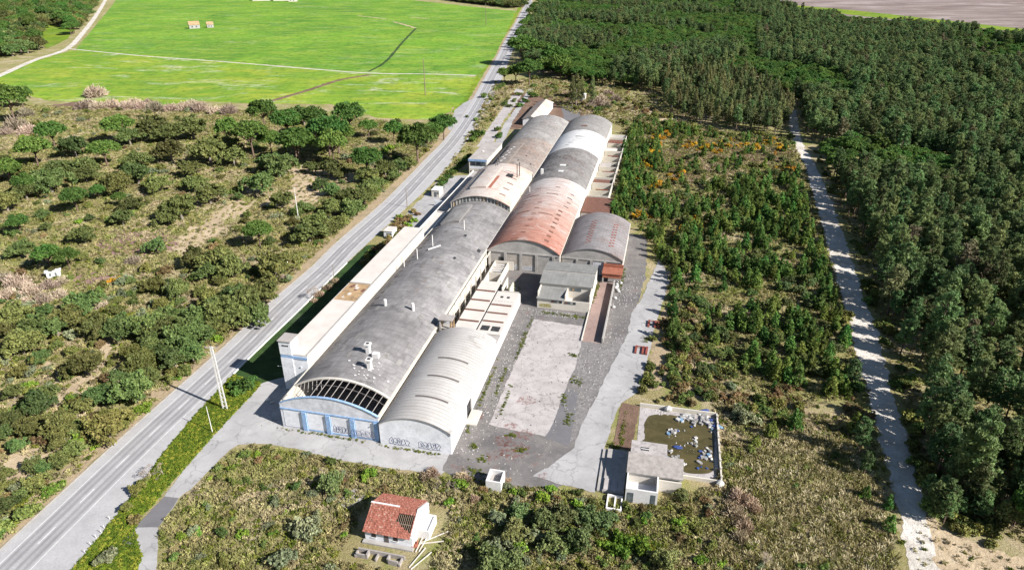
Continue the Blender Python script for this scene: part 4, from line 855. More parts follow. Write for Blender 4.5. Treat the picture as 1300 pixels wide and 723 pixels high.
at = o.data.attributes.new('tone', 'FLOAT', 'FACE'); at.data.foreach_set('value', tone)
m = Ho.mb(); m.bar((HS0-.35, HR, RZ+.07), (HS0+5.4, HR, RZ+.07), .32, .14); m.build('ridge_capping', M_WHITE, Ho.r)
for i in range(11): Ho.mb().bar((37.4+i*.37, HT0+.2, EZ-.12), (37.4+i*.37, HR, RZ-.1), .08, .12).build('rafter', M_WOOD, Ho.r)
Ho.mb().bar((36.5, HR-2.6, hslope(HR-2.6)-.2), (HS1-.3, HR-2.6, hslope(HR-2.6)-.2), .12).build('purlin', M_WOOD, Ho.r)
for i in range(8): Ho.box('tile_stub', M_TILE, 38.1+i*.42, 38.3+i*.42, HR-1.15, HR-.75, hslope(HR-1)-.02, hslope(HR-1)+.1)
Le = Bld('white_leanto', 'small white roofless lean-to against the cottage right gable', 'lean-to', 41.8, -24.6)
for a in ((41.75, 44, -24.6, -24.3), (41.75, 44, -20.6, -20.3), (43.7, 44, -24.29, -20.61)): Le.box('wall', M_WHITE, *a, 0, 2.0)
Le.box('slab', M_WALLB, 41.76, 43.69, -24.28, -20.62, 1.5, 1.7)
Pe = Bld('stone_pens', 'row of low broken grey stone pens below the cottage front', 'ruin', 32, -31.2)
for a in ((32.2, 41.2, -30.2, -29.9), (32, 32.3, -31.5, -30.25), (34.2, 34.5, -31.4, -30.25), (36, 36.3, -31.6, -30.25), (38.2, 38.5, -31.4, -30.25), (40.6, 40.9, -31.8, -30.25), (38.6, 40.5, -31.7, -31.45), (32.31, 34.1, -31.4, -31.15)):
    Pe.box('stone_wall', M_STONE, *a, 0, .6+random.random()*.6)
sheet('old_slab', gp((428,636),(450,619),(463,628),(461,634),(440,648)), .05, M_CONC, .2)
def timber(px, ang, L, label, wd=.16):
    x, y = G(*px); m = MB(); m.bar((-L/2, 0, .12), (L/2, 0, .3), wd); o = m.build('timber', M_PALEWOOD); o.location = (x, y, 0); o.rotation_euler = (0, 0, rad(ang)); tag(o, label, 'timber', 'pale timbers by the cottage')
for px, ang, L in (((552, 682), 28, 5.5), ((548, 689), 6, 4.5), ((530, 708), 60, 5.), ((535, 712), 48, 5.), ((534, 688), 75, 5.), ((538, 690), 70, 4.)): timber(px, ang, L, 'long bleached timber lying in the grass right of the cottage')
o = MB(); 
for k in range(9): o.bar((random.uniform(-.7, .7), random.uniform(-.7, .7), .1+.06*k), (random.uniform(-.7, .7), random.uniform(-.7, .7), .25+.05*k), .25)
o = o.build('brick_heap', M_BRICK); o.location = (*G(527, 692), 0); tag(o, 'small heap of red bricks at the cottage corner', 'bricks')
# ------------------------------------------------------------------ poles, posts
def pylon(px, h, label):
    x, y = G(*px); r = empty('power_pole', (x, y, 0), -TH+rad(8), label, 'power pole')
    for sx in (-1, 1): MB().bar((sx*.48, 0, 0), (sx*.2, 0, h), .22, .3).build('leg', M_POLE, r)
    for k in range(14):
        z = .9+k*(h-1.4)/13; wd = .48-.28*z/h; MB().bar((-wd, 0, z), (wd, 0, z), .16, .22).build('rung', M_POLE, r)
    a = MB().bar((-1.5, 0, h-.3), (1.5, 0, h-.3), .16).build('crossarm', M_STEEL, r)
    for q in (-1.4, 0, 1.4): MB().cyl(q, 0, h-.2, h+.35, .09, .06, 8).build('insulator', M_GLASS, a)
    MB().bar((-1.1, 0, h-1.7), (1.1, 0, h-1.7), .12).build('crossarm', M_STEEL, r)
pylon((286, 519), 17.6, 'tall white ladder-like concrete power pole on the flowering verge')
def pole(px, h, rr_, label, mat=M_POLE, arm=True):
    x, y = G(*px); r = empty('utility_pole', (x, y, 0), 0, label, 'pole'); MB().cyl(0, 0, 0, h, rr_, rr_*.6, 8).build('shaft', mat, r)
    if arm: MB().bar((-.8, 0, h-.25), (.8, 0, h-.25), .1).build('crossarm', M_STEEL, r)
pole((269.7, 548), 7.2, .11, 'slim pale pole on the flowering verge nearest the access lane', M_POLE, False)
pole((379, 278), 13.5, .2, 'tall pale pole among oaks and sandy clearings left of road')
pole((517, 263), 8.5, .16, 'dark wooden pole standing on the road shoulder near the gatehouse', M_WOOD, False)
pole((424, 351), 4.5, .1, 'short dark post on the road edge beside the shaded lawn', M_WOOD, False)
pole((540, 121), 26, .35, 'tall grey pole standing alone in the flowering meadow', M_WOOD)
pole((617, 33), 28, .4, 'far grey pole in the meadow near the main road', M_WOOD)
for i, px in enumerate(((133, 659), (126, 670.5), (115.5, 682.5), (108.5, 692), (101.6, 702), (122, 676))):
    x, y = G(*px); o = MB().cyl(0, 0, 0, 1.0, .05, .05, 6).build('marker_post', M_WHITE); o.location = (x+1, y, 0); tag(o, 'thin white marker post along the right road shoulder near the bottom', 'post', 'marker posts on the right shoulder')
# rusty frames on the concrete drive
for px, n, lab in (((829, 412), 3, 'rusty red steel frame with weeds on the concrete drive'), ((813, 445), 3, 'rusty red three-bar steel frame lying clear on the concrete drive')):
    x, y = G(*px); r = empty('steel_rack', (x, y, .07), -TH-rad(2), lab, 'steel frame')
    for q in (-1.5, .4, 1.4): MB().box(q, q+.55, -1.9, 1.9, .02, .45).build('beam', M_RUST, r)
    MB().box(-1.5, 1.9, 1.2, 1.5, .46, .6).build('cross_bar', M_RUST, r)
# roadside car and gate odds
def car(px, rz, label, paint):
    x, y = G(*px); r = empty('parked_car', (x, y, .03), rz, label, 'car')
    prof = [(-2.1, .35), (-2.15, .75), (-1.9, .95), (-1.2, 1.05), (-.6, 1.42), (.9, 1.45), (1.7, 1.0), (2.05, .9), (2.1, .4)]
    m = MB(); k = len(prof); m.add([(a*.98, -.85 if z < 1.1 else -.68, z) for a, z in prof]+[(a*.98, .85 if z < 1.1 else .68, z) for a, z in prof], [tuple(range(k)), tuple(range(2*k-1, k-1, -1))]+[((i+1) % k, i, k+i, k+(i+1) % k) for i in range(k)]); b_ = m.build('body', paint, r)
    MB().add([(-1.15, -.66, 1.10), (-1.15, .66, 1.10), (-.66, .6, 1.41), (-.66, -.6, 1.41)], [(0, 1, 2, 3)]).build('windscreen', M_GLASS, b_)
    for a in (-1.3, 1.3):
        for s_ in (-1, 1):
            m = MB(); m.add([(a+.33*math.cos(q), s_*.9, .33+.33*math.sin(q)) for q in np.linspace(0, 6.283, 13)[:-1]]+[(a+.33*math.cos(q), s_*.68, .33+.33*math.sin(q)) for q in np.linspace(0, 6.283, 13)[:-1]], [tuple(range(12)), tuple(range(23, 11, -1))]+[(i, (i+1) % 12, 12+(i+1) % 12, 12+i) for i in range(12)]); m.build('wheel', M_DARK, r)
# ------------------------------------------------------------------ rubbish in and round the pond, rubble in the yard
M_JB = plain('blue_plastic', (.03, .06, .20), .6, .4, 1.5, (.15, .14, .13), .6); M_JB2 = plain('pale_blue_plastic', (.15, .26, .38), .6, .4, 1.5, (.2, .18, .16), .6); M_JW = plain('white_plastic', (.46, .45, .43), .7, .3, 1.5, (.2, .18, .15), .6); M_JG = plain('grey_scrap', (.25, .24, .23), .8, .3)
def lump(name, mat, x, y, z, sx, sy, sz, rz, label, cat, group, kind='box'):
    R_ = random.Random(int(x*977+y*331)); m = MB()
    if kind == 'drum': m.cyl(0, 0, 0, sz, sx*.5, sx*.5, 10); m.cyl(0, 0, sz*.45, sz*.5, sx*.53, sx*.53, 10)
    elif kind == 'sack':
        n = 8
        rings = [(0, .75), (.25, 1.05), (.6, .95), (.85, .6), (1, .2)]
        vs = [(sx*.5*r*math.cos(6.283*i/n)*(1+R_.uniform(-.18, .18)), sy*.5*r*math.sin(6.283*i/n)*(1+R_.uniform(-.18, .18)), sz*zz) for zz, r in rings for i in range(n)]
        m.add(vs, [tuple(range(n-1, -1, -1)), tuple(range(4*n, 5*n))]+[(j*n+i, j*n+(i+1) % n, (j+1)*n+(i+1) % n, (j+1)*n+i) for j in range(4) for i in range(n)])
    else:
        c = [R_.uniform(.8, 1.15) for _ in range(8)]
        vs = [(a*sx/2*c[i], b*sy/2*c[(i+3) % 8], (z_*sz)*c[(i+5) % 8]) for i, (a, b, z_) in enumerate([(-1,-1,0),(1,-1,0),(1,1,0),(-1,1,0),(-1,-1,1),(1,-1,1),(1,1,1),(-1,1,1)])]
        m.add(vs, [(0,3,2,1),(4,5,6,7),(0,1,5,4),(1,2,6,5),(2,3,7,6),(3,0,4,7)])
    o = m.build(name, mat); o.location = (x, y, z); o.rotation_euler = (0, 0, rz); return tag(o, label, cat, group)
def junk(poly_pts, n, place, sizes=(.5, 1.3)):
    for i in range(n):
        a = random.choice(poly_pts); px = (a[0]+random.gauss(0, a[2]), a[1]+random.gauss(0, a[3])); x, y = G(*px)
        k = random.choice(('blue', 'white', 'grey', 'grey', 'grey', 'pale', 'sack', 'sack')); s_ = random.uniform(*sizes)*.72
        nm, mt, lb, ct, kd = {'blue': ('plastic_crate', M_JB, 'dumped blue plastic crate', 'crate', 'box'), 'white': ('white_carton', M_JW, 'dumped white carton', 'carton', 'box'), 'grey': ('scrap_block', M_JG, 'grey scrap block', 'scrap', 'box'),
            'pale': ('plastic_drum', M_JB2, 'pale blue plastic drum', 'drum', 'drum'), 'sack': ('rubbish_sack', M_JW, 'bulging white rubbish sack', 'sack', 'sack')}[k]
        lump(nm, mt, x, y, .05, s_*1.3, s_, s_*random.uniform(.4, .8), random.random()*6, lb+' '+place, ct, ct+'s '+place, kd)
junk([(868, 531, 3, 2), (880, 534, 4, 3), (893, 532, 4, 3), (902, 538, 4, 3), (906, 541, 4, 3)], 85, 'heaped along the pond far wall', (.5, 1.2))
junk([(852, 549, 5, 2), (862, 550, 5, 3), (873, 563, 5, 3), (882, 562, 4, 3), (884, 557, 3, 2)], 26, 'in the middle of the brown pond', (.35, .95))
junk([(893, 578, 4, 4), (900, 580, 3, 4), (902, 570, 2, 8), (890, 590, 4, 3)], 26, 'in the pond near right corner', (.4, 1.0))
junk([(850, 575, 3, 3), (857, 584, 5, 3), (865, 590, 4, 2)], 18, 'beside the pump house rear wall', (.4, 1.0))
lump('white_sack', M_JW, *G(848, 521), .05, 1.8, 1.6, 1.4, .3, 'large white sack on the pond compound far left wall', 'sack', None, 'sack'); lump('white_sack', M_JW, *G(914, 616), .05, 1.8, 1.6, 1.3, .3, 'large white sack on grass outside the compound near corner', 'sack', None, 'sack')
lump('tarpaulin', M_JB, *G(893, 523), .05, 3.2, 1.4, .7, .3, 'blue tarpaulin bundle behind the pond far wall', 'tarpaulin', None, 'sack'); lump('tarpaulin', M_JB2, *G(913, 542), .05, 2.0, .9, .5, -.8, 'pale blue tarpaulin scrap outside the compound far corner', 'tarpaulin', None, 'sack'); lump('tarpaulin', M_JB, *G(860, 568), .07, 2.2, 1.1, .4, -.3, 'blue tarpaulin floating in the brown pond', 'tarpaulin', None, 'sack')
M_RUB = plain('pale_rubble', (.45, .42, .39), .9, .3, 1.)
def rubble(name, mat, spots, n, label, smin=.08, smax=.3):
    V = []; Fc = []
    for i in range(n):
        a = random.choice(spots); x, y = W(a[0]+random.uniform(-1, 1)*a[2], a[1]+random.uniform(-1, 1)*a[3])
        r = smin+(smax-smin)*random.random()**2.5; b = len(V); ph = random.random()*6
        for k in range(4): V.append((x+r*math.cos(ph+k*1.57)*random.uniform(.6, 1.2), y+r*math.sin(ph+k*1.57)*random.uniform(.6, 1.2), .03))
        V.append((x, y, .04+r*random.uniform(.5, 1))); Fc += [(b+k, b+(k+1) % 4, b+4) for k in range(4)]
    me = bpy.data.meshes.new(name); me.from_pydata(V, [], Fc); me.materials.append(mat); tag(link(bpy.data.objects.new(name, me)), label, 'rubble', kind='stuff')
rubble('white_rubble', M_RUB, [(71, 80, 3, 8), (44, 20, 2.2, 14), (44, 40, 2, 14), (69, 60, 1.2, 20), (66, 40, 3, 12), (54, 45, 8, 22), (45, 4, 4, 8), (56, 2, 6, 6), (84, 24.5, 3, 1), (90, 14, 3, 3)], 620, 'small white rubble strewn over the yard', .05, .26)
rubble('grey_rubble', M_JG, [(72, 70, 4, 20), (66, 35, 4, 16), (44, 20, 3, 20), (44, 45, 2.5, 25), (54, 35, 8, 26), (74, 90, 4, 10), (52, 67, 7, 2)], 2200, 'dark broken stones strewn over the yard', .06, .38)
for i in range(9):
    s, t = random.uniform(69, 71), random.uniform(66, 95); lump('white_sack', M_JW, *W(s, t), .04, random.uniform(.8, 1.6), random.uniform(.8, 1.3), .7, random.random()*6, 'dumped white sack in the line along the trench right wall', 'sack', 'white sacks along the trench', 'sack')
for (x, y) in ((341, 508), (345, 511)): lump('white_sack', M_JW, *G(x, y), .04, 1.1, .9, .5, .4, 'small white sack in the shade beside the broken hall', 'sack', 'white sacks beside the broken hall', 'sack')
# ------------------------------------------------------------------ far huts in the meadow and houses at the top edge
def far_house(name, label, px, wd, dp, h, rise, mat, roofm, rz=0.):
    x, y = G(*px); r = empty(name, (x, y, 0), rz, label, 'house')
    MB().box(-wd/2, wd/2, -dp/2, dp/2, 0, h).build('wall', mat, r)
    m = MB(); o_ = .4; m.add([(-wd/2-o_, -dp/2-o_, h), (wd/2+o_, -dp/2-o_, h), (wd/2+o_, dp/2+o_, h), (-wd/2-o_, dp/2+o_, h), (-wd/2-o_, 0, h+rise), (wd/2+o_, 0, h+rise)], [(0, 1, 5, 4), (2, 3, 4, 5), (1, 2, 5), (3, 0, 4), (3, 2, 1, 0)]); m.build('roof', roofm, r)
    for k in range(2): MB().box(-wd*.3+k*wd*.4, -wd*.15+k*wd*.4, -dp/2-.08, -dp/2-.004, h*.3, h*.75).build('window', M_GLASS, r)
far_house('field_hut', 'larger stone hut with ochre roof in the far green meadow', (247, 36), 13, 9, 4.5, 4.5, M_WALLG, M_RUSTP, .5); far_house('field_hut', 'smaller stone hut with ochre roof in the far green meadow', (267, 35), 8, 7, 4, 3.5, M_WALLG, M_RUSTP, .5)
for i, (px, wd, lb) in enumerate((((305, -2), 24, 'leftmost white farmhouse at the far top edge'), ((333, 1), 34, 'low white farmhouse second from left at the top edge'), ((358, 1), 30, 'pale farm building third from left at the top edge'), ((372, 2), 14, 'small grey barn rightmost of the top edge farm'))):
    far_house('farmhouse', lb, px, wd, 16, 6, 4, M_WALLW, (M_BRICK, M_RUSTP, M_WALLG, M_WALLG)[i], .1)
far_house('white_shed', 'small white shed half hidden in dry shrubs far left', (69, 350), 4, 2.2, 2.0, .4, M_WHITE, M_WHITE, .5)
# ------------------------------------------------------------------ vegetation: crown builders
def unit(a): return a/np.maximum(np.linalg.norm(a, axis=-1, keepdims=True), 1e-6)
def leafquads(C, N, size, asp=.6, rg=RNG, wout=.55):
    n = len(C); nr = unit(N*wout+unit(rg.normal(size=(n, 3)))*(1-wout)); u = unit(np.cross(nr, rg.normal(size=(n, 3)))); v = np.cross(nr, u)
    sz = size*rg.uniform(.6, 1.4, (n, 1)); u = u*sz; v = v*sz*asp
    V = np.stack([C-u*.9, C-v, C+u, C+v], 1).reshape(-1, 3); return V, np.arange(4*n).reshape(-1, 4)
def clumps(cen, rad_, per, size, flat=.8, asp=.6, rg=RNG, wout=.55, up=.25):
    k = len(cen); d = unit(rg.normal(size=(k*per, 3))); d[:, 2] = np.where(d[:, 2] < -.45, -d[:, 2], d[:, 2])
    rr_ = np.repeat(rad_, per)[:, None]*rg.uniform(.55, 1.0, (k*per, 1))
    P_ = np.repeat(cen, per, 0)+d*rr_*np.array([1, 1, flat]); nn = unit(d+np.array([0, 0, up]))
    return leafquads(P_, nn, size, asp, rg, wout)
def tubes(segs, n=5):
    V = []; Fq = []
    for a, b, r0, r1 in segs:
        a = np.array(a, float); b = np.array(b, float); d = unit(b-a); q = np.array([1., 0, 0]) if abs(d[2]) > .8 else np.array([0, 0, 1.])
        u = unit(np.cross(d, q)); v = np.cross(d, u); k = len(V)*1
        base = sum(len(x) for x in V)
        ang = np.linspace(0, 2*math.pi, n, endpoint=False)
        V.append(np.r_[[a+r0*(u*math.cos(t)+v*math.sin(t)) for t in ang], [b+r1*(u*math.cos(t)+v*math.sin(t)) for t in ang]])
        Fq += [(base+i, base+(i+1) % n, base+n+(i+1) % n, base+n+i) for i in range(n)]
    return np.concatenate(V), np.array(Fq)
def species_mesh(kind, seed):
    rg = np.random.default_rng(seed); segs = []
    if kind == 'stone':          # umbrella pine: bare trunk, forked limbs, domed flat-bottomed crown
        h = 8.4; R_ = 4.6; k = 72; a = rg.uniform(0, 6.283, k); r = np.sqrt(rg.uniform(0, 1, k))*R_*.86
        cen = np.c_[r*np.cos(a), r*np.sin(a), h*.50+4.4*np.sqrt(np.maximum(0, 1-(r/R_)**2))*rg.uniform(.55, 1.05, k)]
        V, Fq = clumps(cen, rg.uniform(.8, 1.45, k), 62, .33, .75, .65, rg, .42, .4)
        segs = [((0, 0, 0), (.1, .05, h*.45), .28, .2)]+[((.1, .05, h*.45), tuple(cen[i]*np.array([.75, .75, 1])-np.array([0, 0, .5])), .13, .05) for i in range(0, k, 5)]
    elif kind == 'maritime':     # open, tufted, irregular pine
        h = 11.; cen = []; segs = [((0, 0, 0), (.15, .1, h*.55), .2, .14), ((.15, .1, h*.55), (.25, 0, h*.97), .14, .04)]
        for lv in np.linspace(.38, 1., 12):
            m_ = 9 if lv < .85 else 5; rr_ = (2.55*(1.10-lv)**.5*min(1, (lv-.18)*3.2)+.15)*rg.uniform(.75, 1.2)
            for q in range(m_):
                a = rg.uniform(0, 6.283); r = rr_*rg.uniform(.35, 1.1); p = (r*math.cos(a), r*math.sin(a), h*lv+rg.uniform(-.35, .45)+r*.12); cen.append(p)
                if q % 4 == 0: segs.append(((.1, .05, h*lv-.5), (p[0]*.9, p[1]*.9, p[2]-.1), .06, .03))
        cen = np.array(cen); V, Fq = clumps(cen, rg.uniform(.3, .62, len(cen)), 22, .33, .9, .36, rg, .25, .5)
    elif kind == 'oak':
        h = 5.4; R_ = 3.4; k = 104; d = unit(rg.normal(size=(k, 3))); d[:, 2] = np.abs(d[:, 2])*1.1-.35; lob = 1+.28*np.sin(3*np.arctan2(d[:, 1], d[:, 0])+seed)
        cen = d*np.array([R_*.85, R_*.85, 2.0])*(lob*rg.uniform(.45, 1.12, k))[:, None]+np.array([0, 0, h*.44])
        V, Fq = clumps(cen, rg.uniform(.35, .85, k), 40, .27, .85, .62, rg, .35, .3)
        segs = [((0, 0, 0), (.1, 0, 1.5), .3, .22)]+[((.1, 0, 1.4), tuple(cen[i]*.8), .13, .04) for i in range(0, k, 9)]
    elif kind == 'young':        # young pine: whorled cone with upright candles
        h = 4.0; cen = []
        for lv in np.linspace(.10, 1, 9):
            rr_ = 1.25*(1.05-lv)**.75+.05
            for q in range(8 if lv < .5 else 5 if lv < .85 else 2):
                a = rg.uniform(0, 6.283); r = rr_*rg.uniform(.5, 1); cen.append((r*math.cos(a), r*math.sin(a), h*lv+r*.25))
        cen = np.array(cen); V, Fq = clumps(cen, rg.uniform(.26, .5, len(cen)), 17, .25, 1.1, .45, rg, .3, .5)
        segs = [((0, 0, 0), (0, 0, h), .07, .02)]
    elif kind == 'bush':
        k = 24; d = unit(rg.normal(size=(k, 3))); d[:, 2] = np.abs(d[:, 2])*.9; lob = 1+.3*np.sin(2*np.arctan2(d[:, 1], d[:, 0])+seed)
        cen = d*np.array([1.25, 1.25, .95])*(lob*rg.uniform(.4, 1.0, k))[:, None]+np.array([0, 0, .35])
        V, Fq = clumps(cen, rg.uniform(.3, .6, k), 32, .21, .9, .6, rg, .35, .3)
        segs = [((0, 0, 0), tuple(cen[i]), .05, .02) for i in range(0, k, 5)]
    elif kind == 'euc':          # tall narrow ragged crown
        h = 15.; k = 60; z = rg.uniform(.25, 1, k); a = rg.uniform(0, 6.283, k); r = 2.1*np.sin(np.clip(z*1.05, 0, 1)*math.pi)**.6*rg.uniform(.2, 1, k)
        cen = np.c_[r*np.cos(a), r*np.sin(a), z*h]; V, Fq = clumps(cen, rg.uniform(.5, .95, k), 38, .32, 1.6, .42, rg, .3, .1)
        segs = [((0, 0, 0), (.2, .1, h*.9), .25, .05)]+[((.1, .05, cen[i][2]-1), tuple(cen[i]), .06, .02) for i in range(0, k, 7)]
    elif kind == 'reed':         # fountain of dry stems
        n = 1100; d = unit(rg.normal(size=(n, 3))); d[:, 2] = np.abs(d[:, 2]); lob = 1+.25*np.sin(3*np.arctan2(d[:, 1], d[:, 0])+seed)
        B_ = d*np.array([1.5, 1.5, 1.25])*(lob*rg.uniform(.25, .9, n))[:, None]; D_ = unit(d*.8+rg.normal(size=(n, 3))*.45+np.array([0, 0, .55]))
        T_ = B_+D_*rg.uniform(.3, .75, (n, 1)); sd = unit(np.cross(D_, rg.normal(size=(n, 3))))*.045
        V = np.stack([B_-sd, B_+sd, T_+sd*.7, T_-sd*.7], 1).reshape(-1, 3); Fq = np.arange(4*n).reshape(-1, 4)
        segs = [((0, 0, 0), (0, 0, .6), .1, .05)]
    elif kind == 'bare':         # leafless twiggy crown
        tips = [((0, 0, 0), (0, 0, 1.2), .12, .08)]; segs = list(tips); fr_ = [(np.array([0, 0, 1.2]), np.array([0, 0, 1.]), .08, 1.5)]; tw_ = []
        for lev in range(4):
            nf = []
            for p, d, r, L_ in fr_:
                for q in range(4):
                    d2 = unit(d+rg.normal(size=3)*.55); e = p+d2*L_*rg.uniform(.6, 1)
                    (segs if lev < 1 else tw_).append((tuple(p), tuple(e), r*.7, r*.4)); nf.append((e, d2, r*.5, L_*.68))
            fr_ = nf
        V, Fq = tubes([(a, b, max(r0, .022), max(r1, .015)) for a, b, r0, r1 in tw_], 3)
    Vt, Ft = tubes(segs, 5)
    return V, Fq, Vt, Ft
MESH = {}
def meshes(kind, leafm, bark, key=None, nvar=4):
    key = key or kind
    if key in MESH: return MESH[key]
    out = []
    for s in range(nvar):
        V, Fq, Vt, Ft = species_mesh(kind, 100+s*13+len(kind))
        cm = np_mesh(key+'_crown', V, Fq, [leafm]); tm = np_mesh(key+'_trunk', Vt, Ft, [bark])
        al = np_mesh(key+'_whole', np.r_[V, Vt], np.r_[Fq, Ft+len(V)], [leafm, bark], np.r_[np.zeros(len(Fq)), np.ones(len(Ft))])
        out.append((cm, tm, al))
    MESH[key] = out; return out
PLANTED = []
def place_left(px, py):
    if px < 70: return 'near the far left edge of the left wood'
    if py < 165: return 'along the meadow edge behind the left wood'
    if py < 225: return 'in the back of the left wood below the meadow'
    if 225 <= py < 330 and 200 < px: return 'around the sandy clearings of the left wood'
    if py > 470: return 'near the sandy path low in the left wood'
    if px > 200: return 'in the dense stand against the road in the left wood'
    return 'in the heather and scrub middle of the left wood'
def plant(key, name, x, y, scl, label, cat, group, parts=('crown', 'trunk'), zs=None, var=None):
    ms = MESH[key]; v = ms[random.randrange(len(ms)) if var is None else var]
    r = empty(name, (x, y, 0), random.random()*6.283, label, cat, group); r.scale = (scl, scl, scl*(zs or random.uniform(.85, 1.15)))
    for me, nm in ((v[0], parts[0]), (v[1], parts[1])):
        o = link(bpy.data.objects.new(nm, me)); o.parent = r
    return r
def scatter_stuff(name, mlist, pts, label, cat):
    """points (x, y, rot, scale, index) carrying instances"""
    coll = bpy.data.collections.new(name+'_kinds')
    for i, me in enumerate(mlist): coll.objects.link(bpy.data.objects.new(f'{name}_kind_{i:02d}', me))
    P_ = np.array(pts, dtype=np.float32).reshape(-1, 6)
    me = bpy.data.meshes.new(name); me.vertices.add(len(P_)); me.vertices.foreach_set('co', np.c_[P_[:, 0], P_[:, 1], P_[:, 5]].astype(np.float32).ravel())
    for nm, col_, tp in (('rot', 2, 'FLOAT'), ('scl', 3, 'FLOAT'), ('idx', 4, 'INT')):
        a = me.attributes.new(nm, tp, 'POINT'); a.data.foreach_set('value', P_[:, col_].astype(np.int32 if tp == 'INT' else np.float32))
    o = link(bpy.data.objects.new(name, me)); tag(o, label, cat, kind='stuff')
    ng = bpy.data.node_groups.new(name, 'GeometryNodeTree'); ng.interface.new_socket('Geometry', in_out='INPUT', socket_type='NodeSocketGeometry'); ng.interface.new_socket('Geometry', in_out='OUTPUT', socket_type='NodeSocketGeometry')
    N_ = ng.nodes; gi = N_.new('NodeGroupInput'); go = N_.new('NodeGroupOutput'); ip = N_.new('GeometryNodeInstanceOnPoints'); ci = N_.new('GeometryNodeCollectionInfo')
    ci.inputs['Collection'].default_value = coll; ci.inputs['Separate Children'].default_value = True; ci.inputs['Reset Children'].default_value = True; ip.inputs['Pick Instance'].default_value = True
    def attr(nm, tp):
        k = N_.new('GeometryNodeInputNamedAttribute'); k.data_type = tp; k.inputs['Name'].default_value = nm; return k.outputs['Attribute']
    cx = N_.new('ShaderNodeCombineXYZ'); ng.links.new(attr('rot', 'FLOAT'), cx.inputs['Z'])
    e2r = N_.new('FunctionNodeEulerToRotation'); ng.links.new(cx.outputs[0], e2r.inputs[0])
    ng.links.new(gi.outputs[0], ip.inputs['Points']); ng.links.new(ci.outputs[0], ip.inputs['Instance']); ng.links.new(attr('idx', 'INT'), ip.inputs['Instance Index'])
    ng.links.new(e2r.outputs[0], ip.inputs['Rotation']); ng.links.new(attr('scl', 'FLOAT'), ip.inputs['Scale']); ng.links.new(ip.outputs[0], go.inputs[0])
    md = o.modifiers.new('scatter', 'NODES'); md.node_group = ng; return o
def tuft_mesh(name, mat, n=16, h=.5, r=.35, seed=1, wd=.05, lean=.5):
    rg = np.random.default_rng(seed); a = rg.uniform(0, 6.283, n); q = np.sqrt(rg.uniform(0, 1, n))*r; B_ = np.c_[q*np.cos(a), q*np.sin(a), np.zeros(n)]
    D_ = unit(np.c_[np.cos(a)*lean*rg.uniform(.3, 1.5, n), np.sin(a)*lean*rg.uniform(.3, 1.5, n), np.ones(n)]); T_ = B_+D_*(h*rg.uniform(.6, 1.2, n))[:, None]
    sd = unit(np.cross(D_, rg.normal(size=(n, 3))))*wd; V = np.stack([B_-sd, B_+sd, T_+sd*.5, T_-sd*.5], 1).reshape(-1, 3)
    return np_mesh(name, V, np.arange(4*n).reshape(-1, 4), [mat])
def leafmound(name, mat, seed, per=10, k=8, r=.45, h=.4):
    rg = np.random.default_rng(seed); d = unit(rg.normal(size=(k, 3))); d[:, 2] = np.abs(d[:, 2]); V, Fq = clumps(d*np.array([r, r, h])*rg.uniform(.3, 1, (k, 1)), np.full(k, .2), per, .12, .9, .6, rg, .4, .3)
    return np_mesh(name, V, Fq, [mat])
for key, kind, lm, bk in (('stone', 'stone', L_STONEPINE, M_BARK), ('maritime', 'maritime', L_MARITIME, M_BARK), ('oak', 'oak', L_OAK, M_BARKG), ('olive', 'oak', L_OLIVE, M_BARKG), ('lightoak', 'oak', L_LIGHT, M_BARKG), ('young', 'young', L_YOUNG, M_BARK), ('bush', 'bush', L_BUSH, M_BARKG),
        ('bright', 'bush', L_BRIGHT, M_BARKG), ('grey', 'bush', L_GREY, M_BARKG), ('hedge', 'bush', L_HEDGE, M_BARKG), ('gorse', 'bush', L_GORSE, M_BARKG), ('rustb', 'bush', L_RUSTB, M_BARKG), ('euc', 'euc', L_EUC, M_BARKG),
        ('reed', 'reed', L_DRY, M_PALEBARK), ('pinkreed', 'reed', L_PINKDRY, M_PALEBARK), ('bare', 'bare', M_PALEBARK, M_PALEBARK)):
    meshes(kind, lm, bk, key)
def zoomlist(x0, y0, k, lst): return [(x0+a/k, y0+b/k, (c/k if len(q) > 2 else 12)) for q in lst for a, b, c in [(q+(40,))[:3]]]
def mpp(x, y): return PX(*G(x, y))[2]/FPX               # metres per photograph pixel at a ground point
def by_crown(key, name, lst, base_r, base_h, label, cat, group, zmid=.55, **k):
    ORD = ['leftmost', 'second from left', 'third from left', 'fourth from left', 'fifth from left', 'sixth from left', 'seventh from left', 'eighth from left', 'ninth from left', 'tenth from left', 'eleventh from left', 'twelfth from left', 'thirteenth from left']; lab0 = label
    for n_, (px, py, pr) in enumerate(sorted(lst)):
        if 1 < len(lst) <= 13: label = lab0+', '+('rightmost' if n_ == len(lst)-1 else ORD[n_])
        if '%s' in lab0: label = lab0 % place_left(px, py)
        r = pr*mpp(px, py); s = max(.35, (1.02 if key in ('oak', 'olive', 'lightoak') else 1.12)*r/base_r); x, y = G(px, py, base_h*s*zmid); plant(key, name, x, y, s, label, cat, group, **k); PLANTED.append((x, y, r*.75))
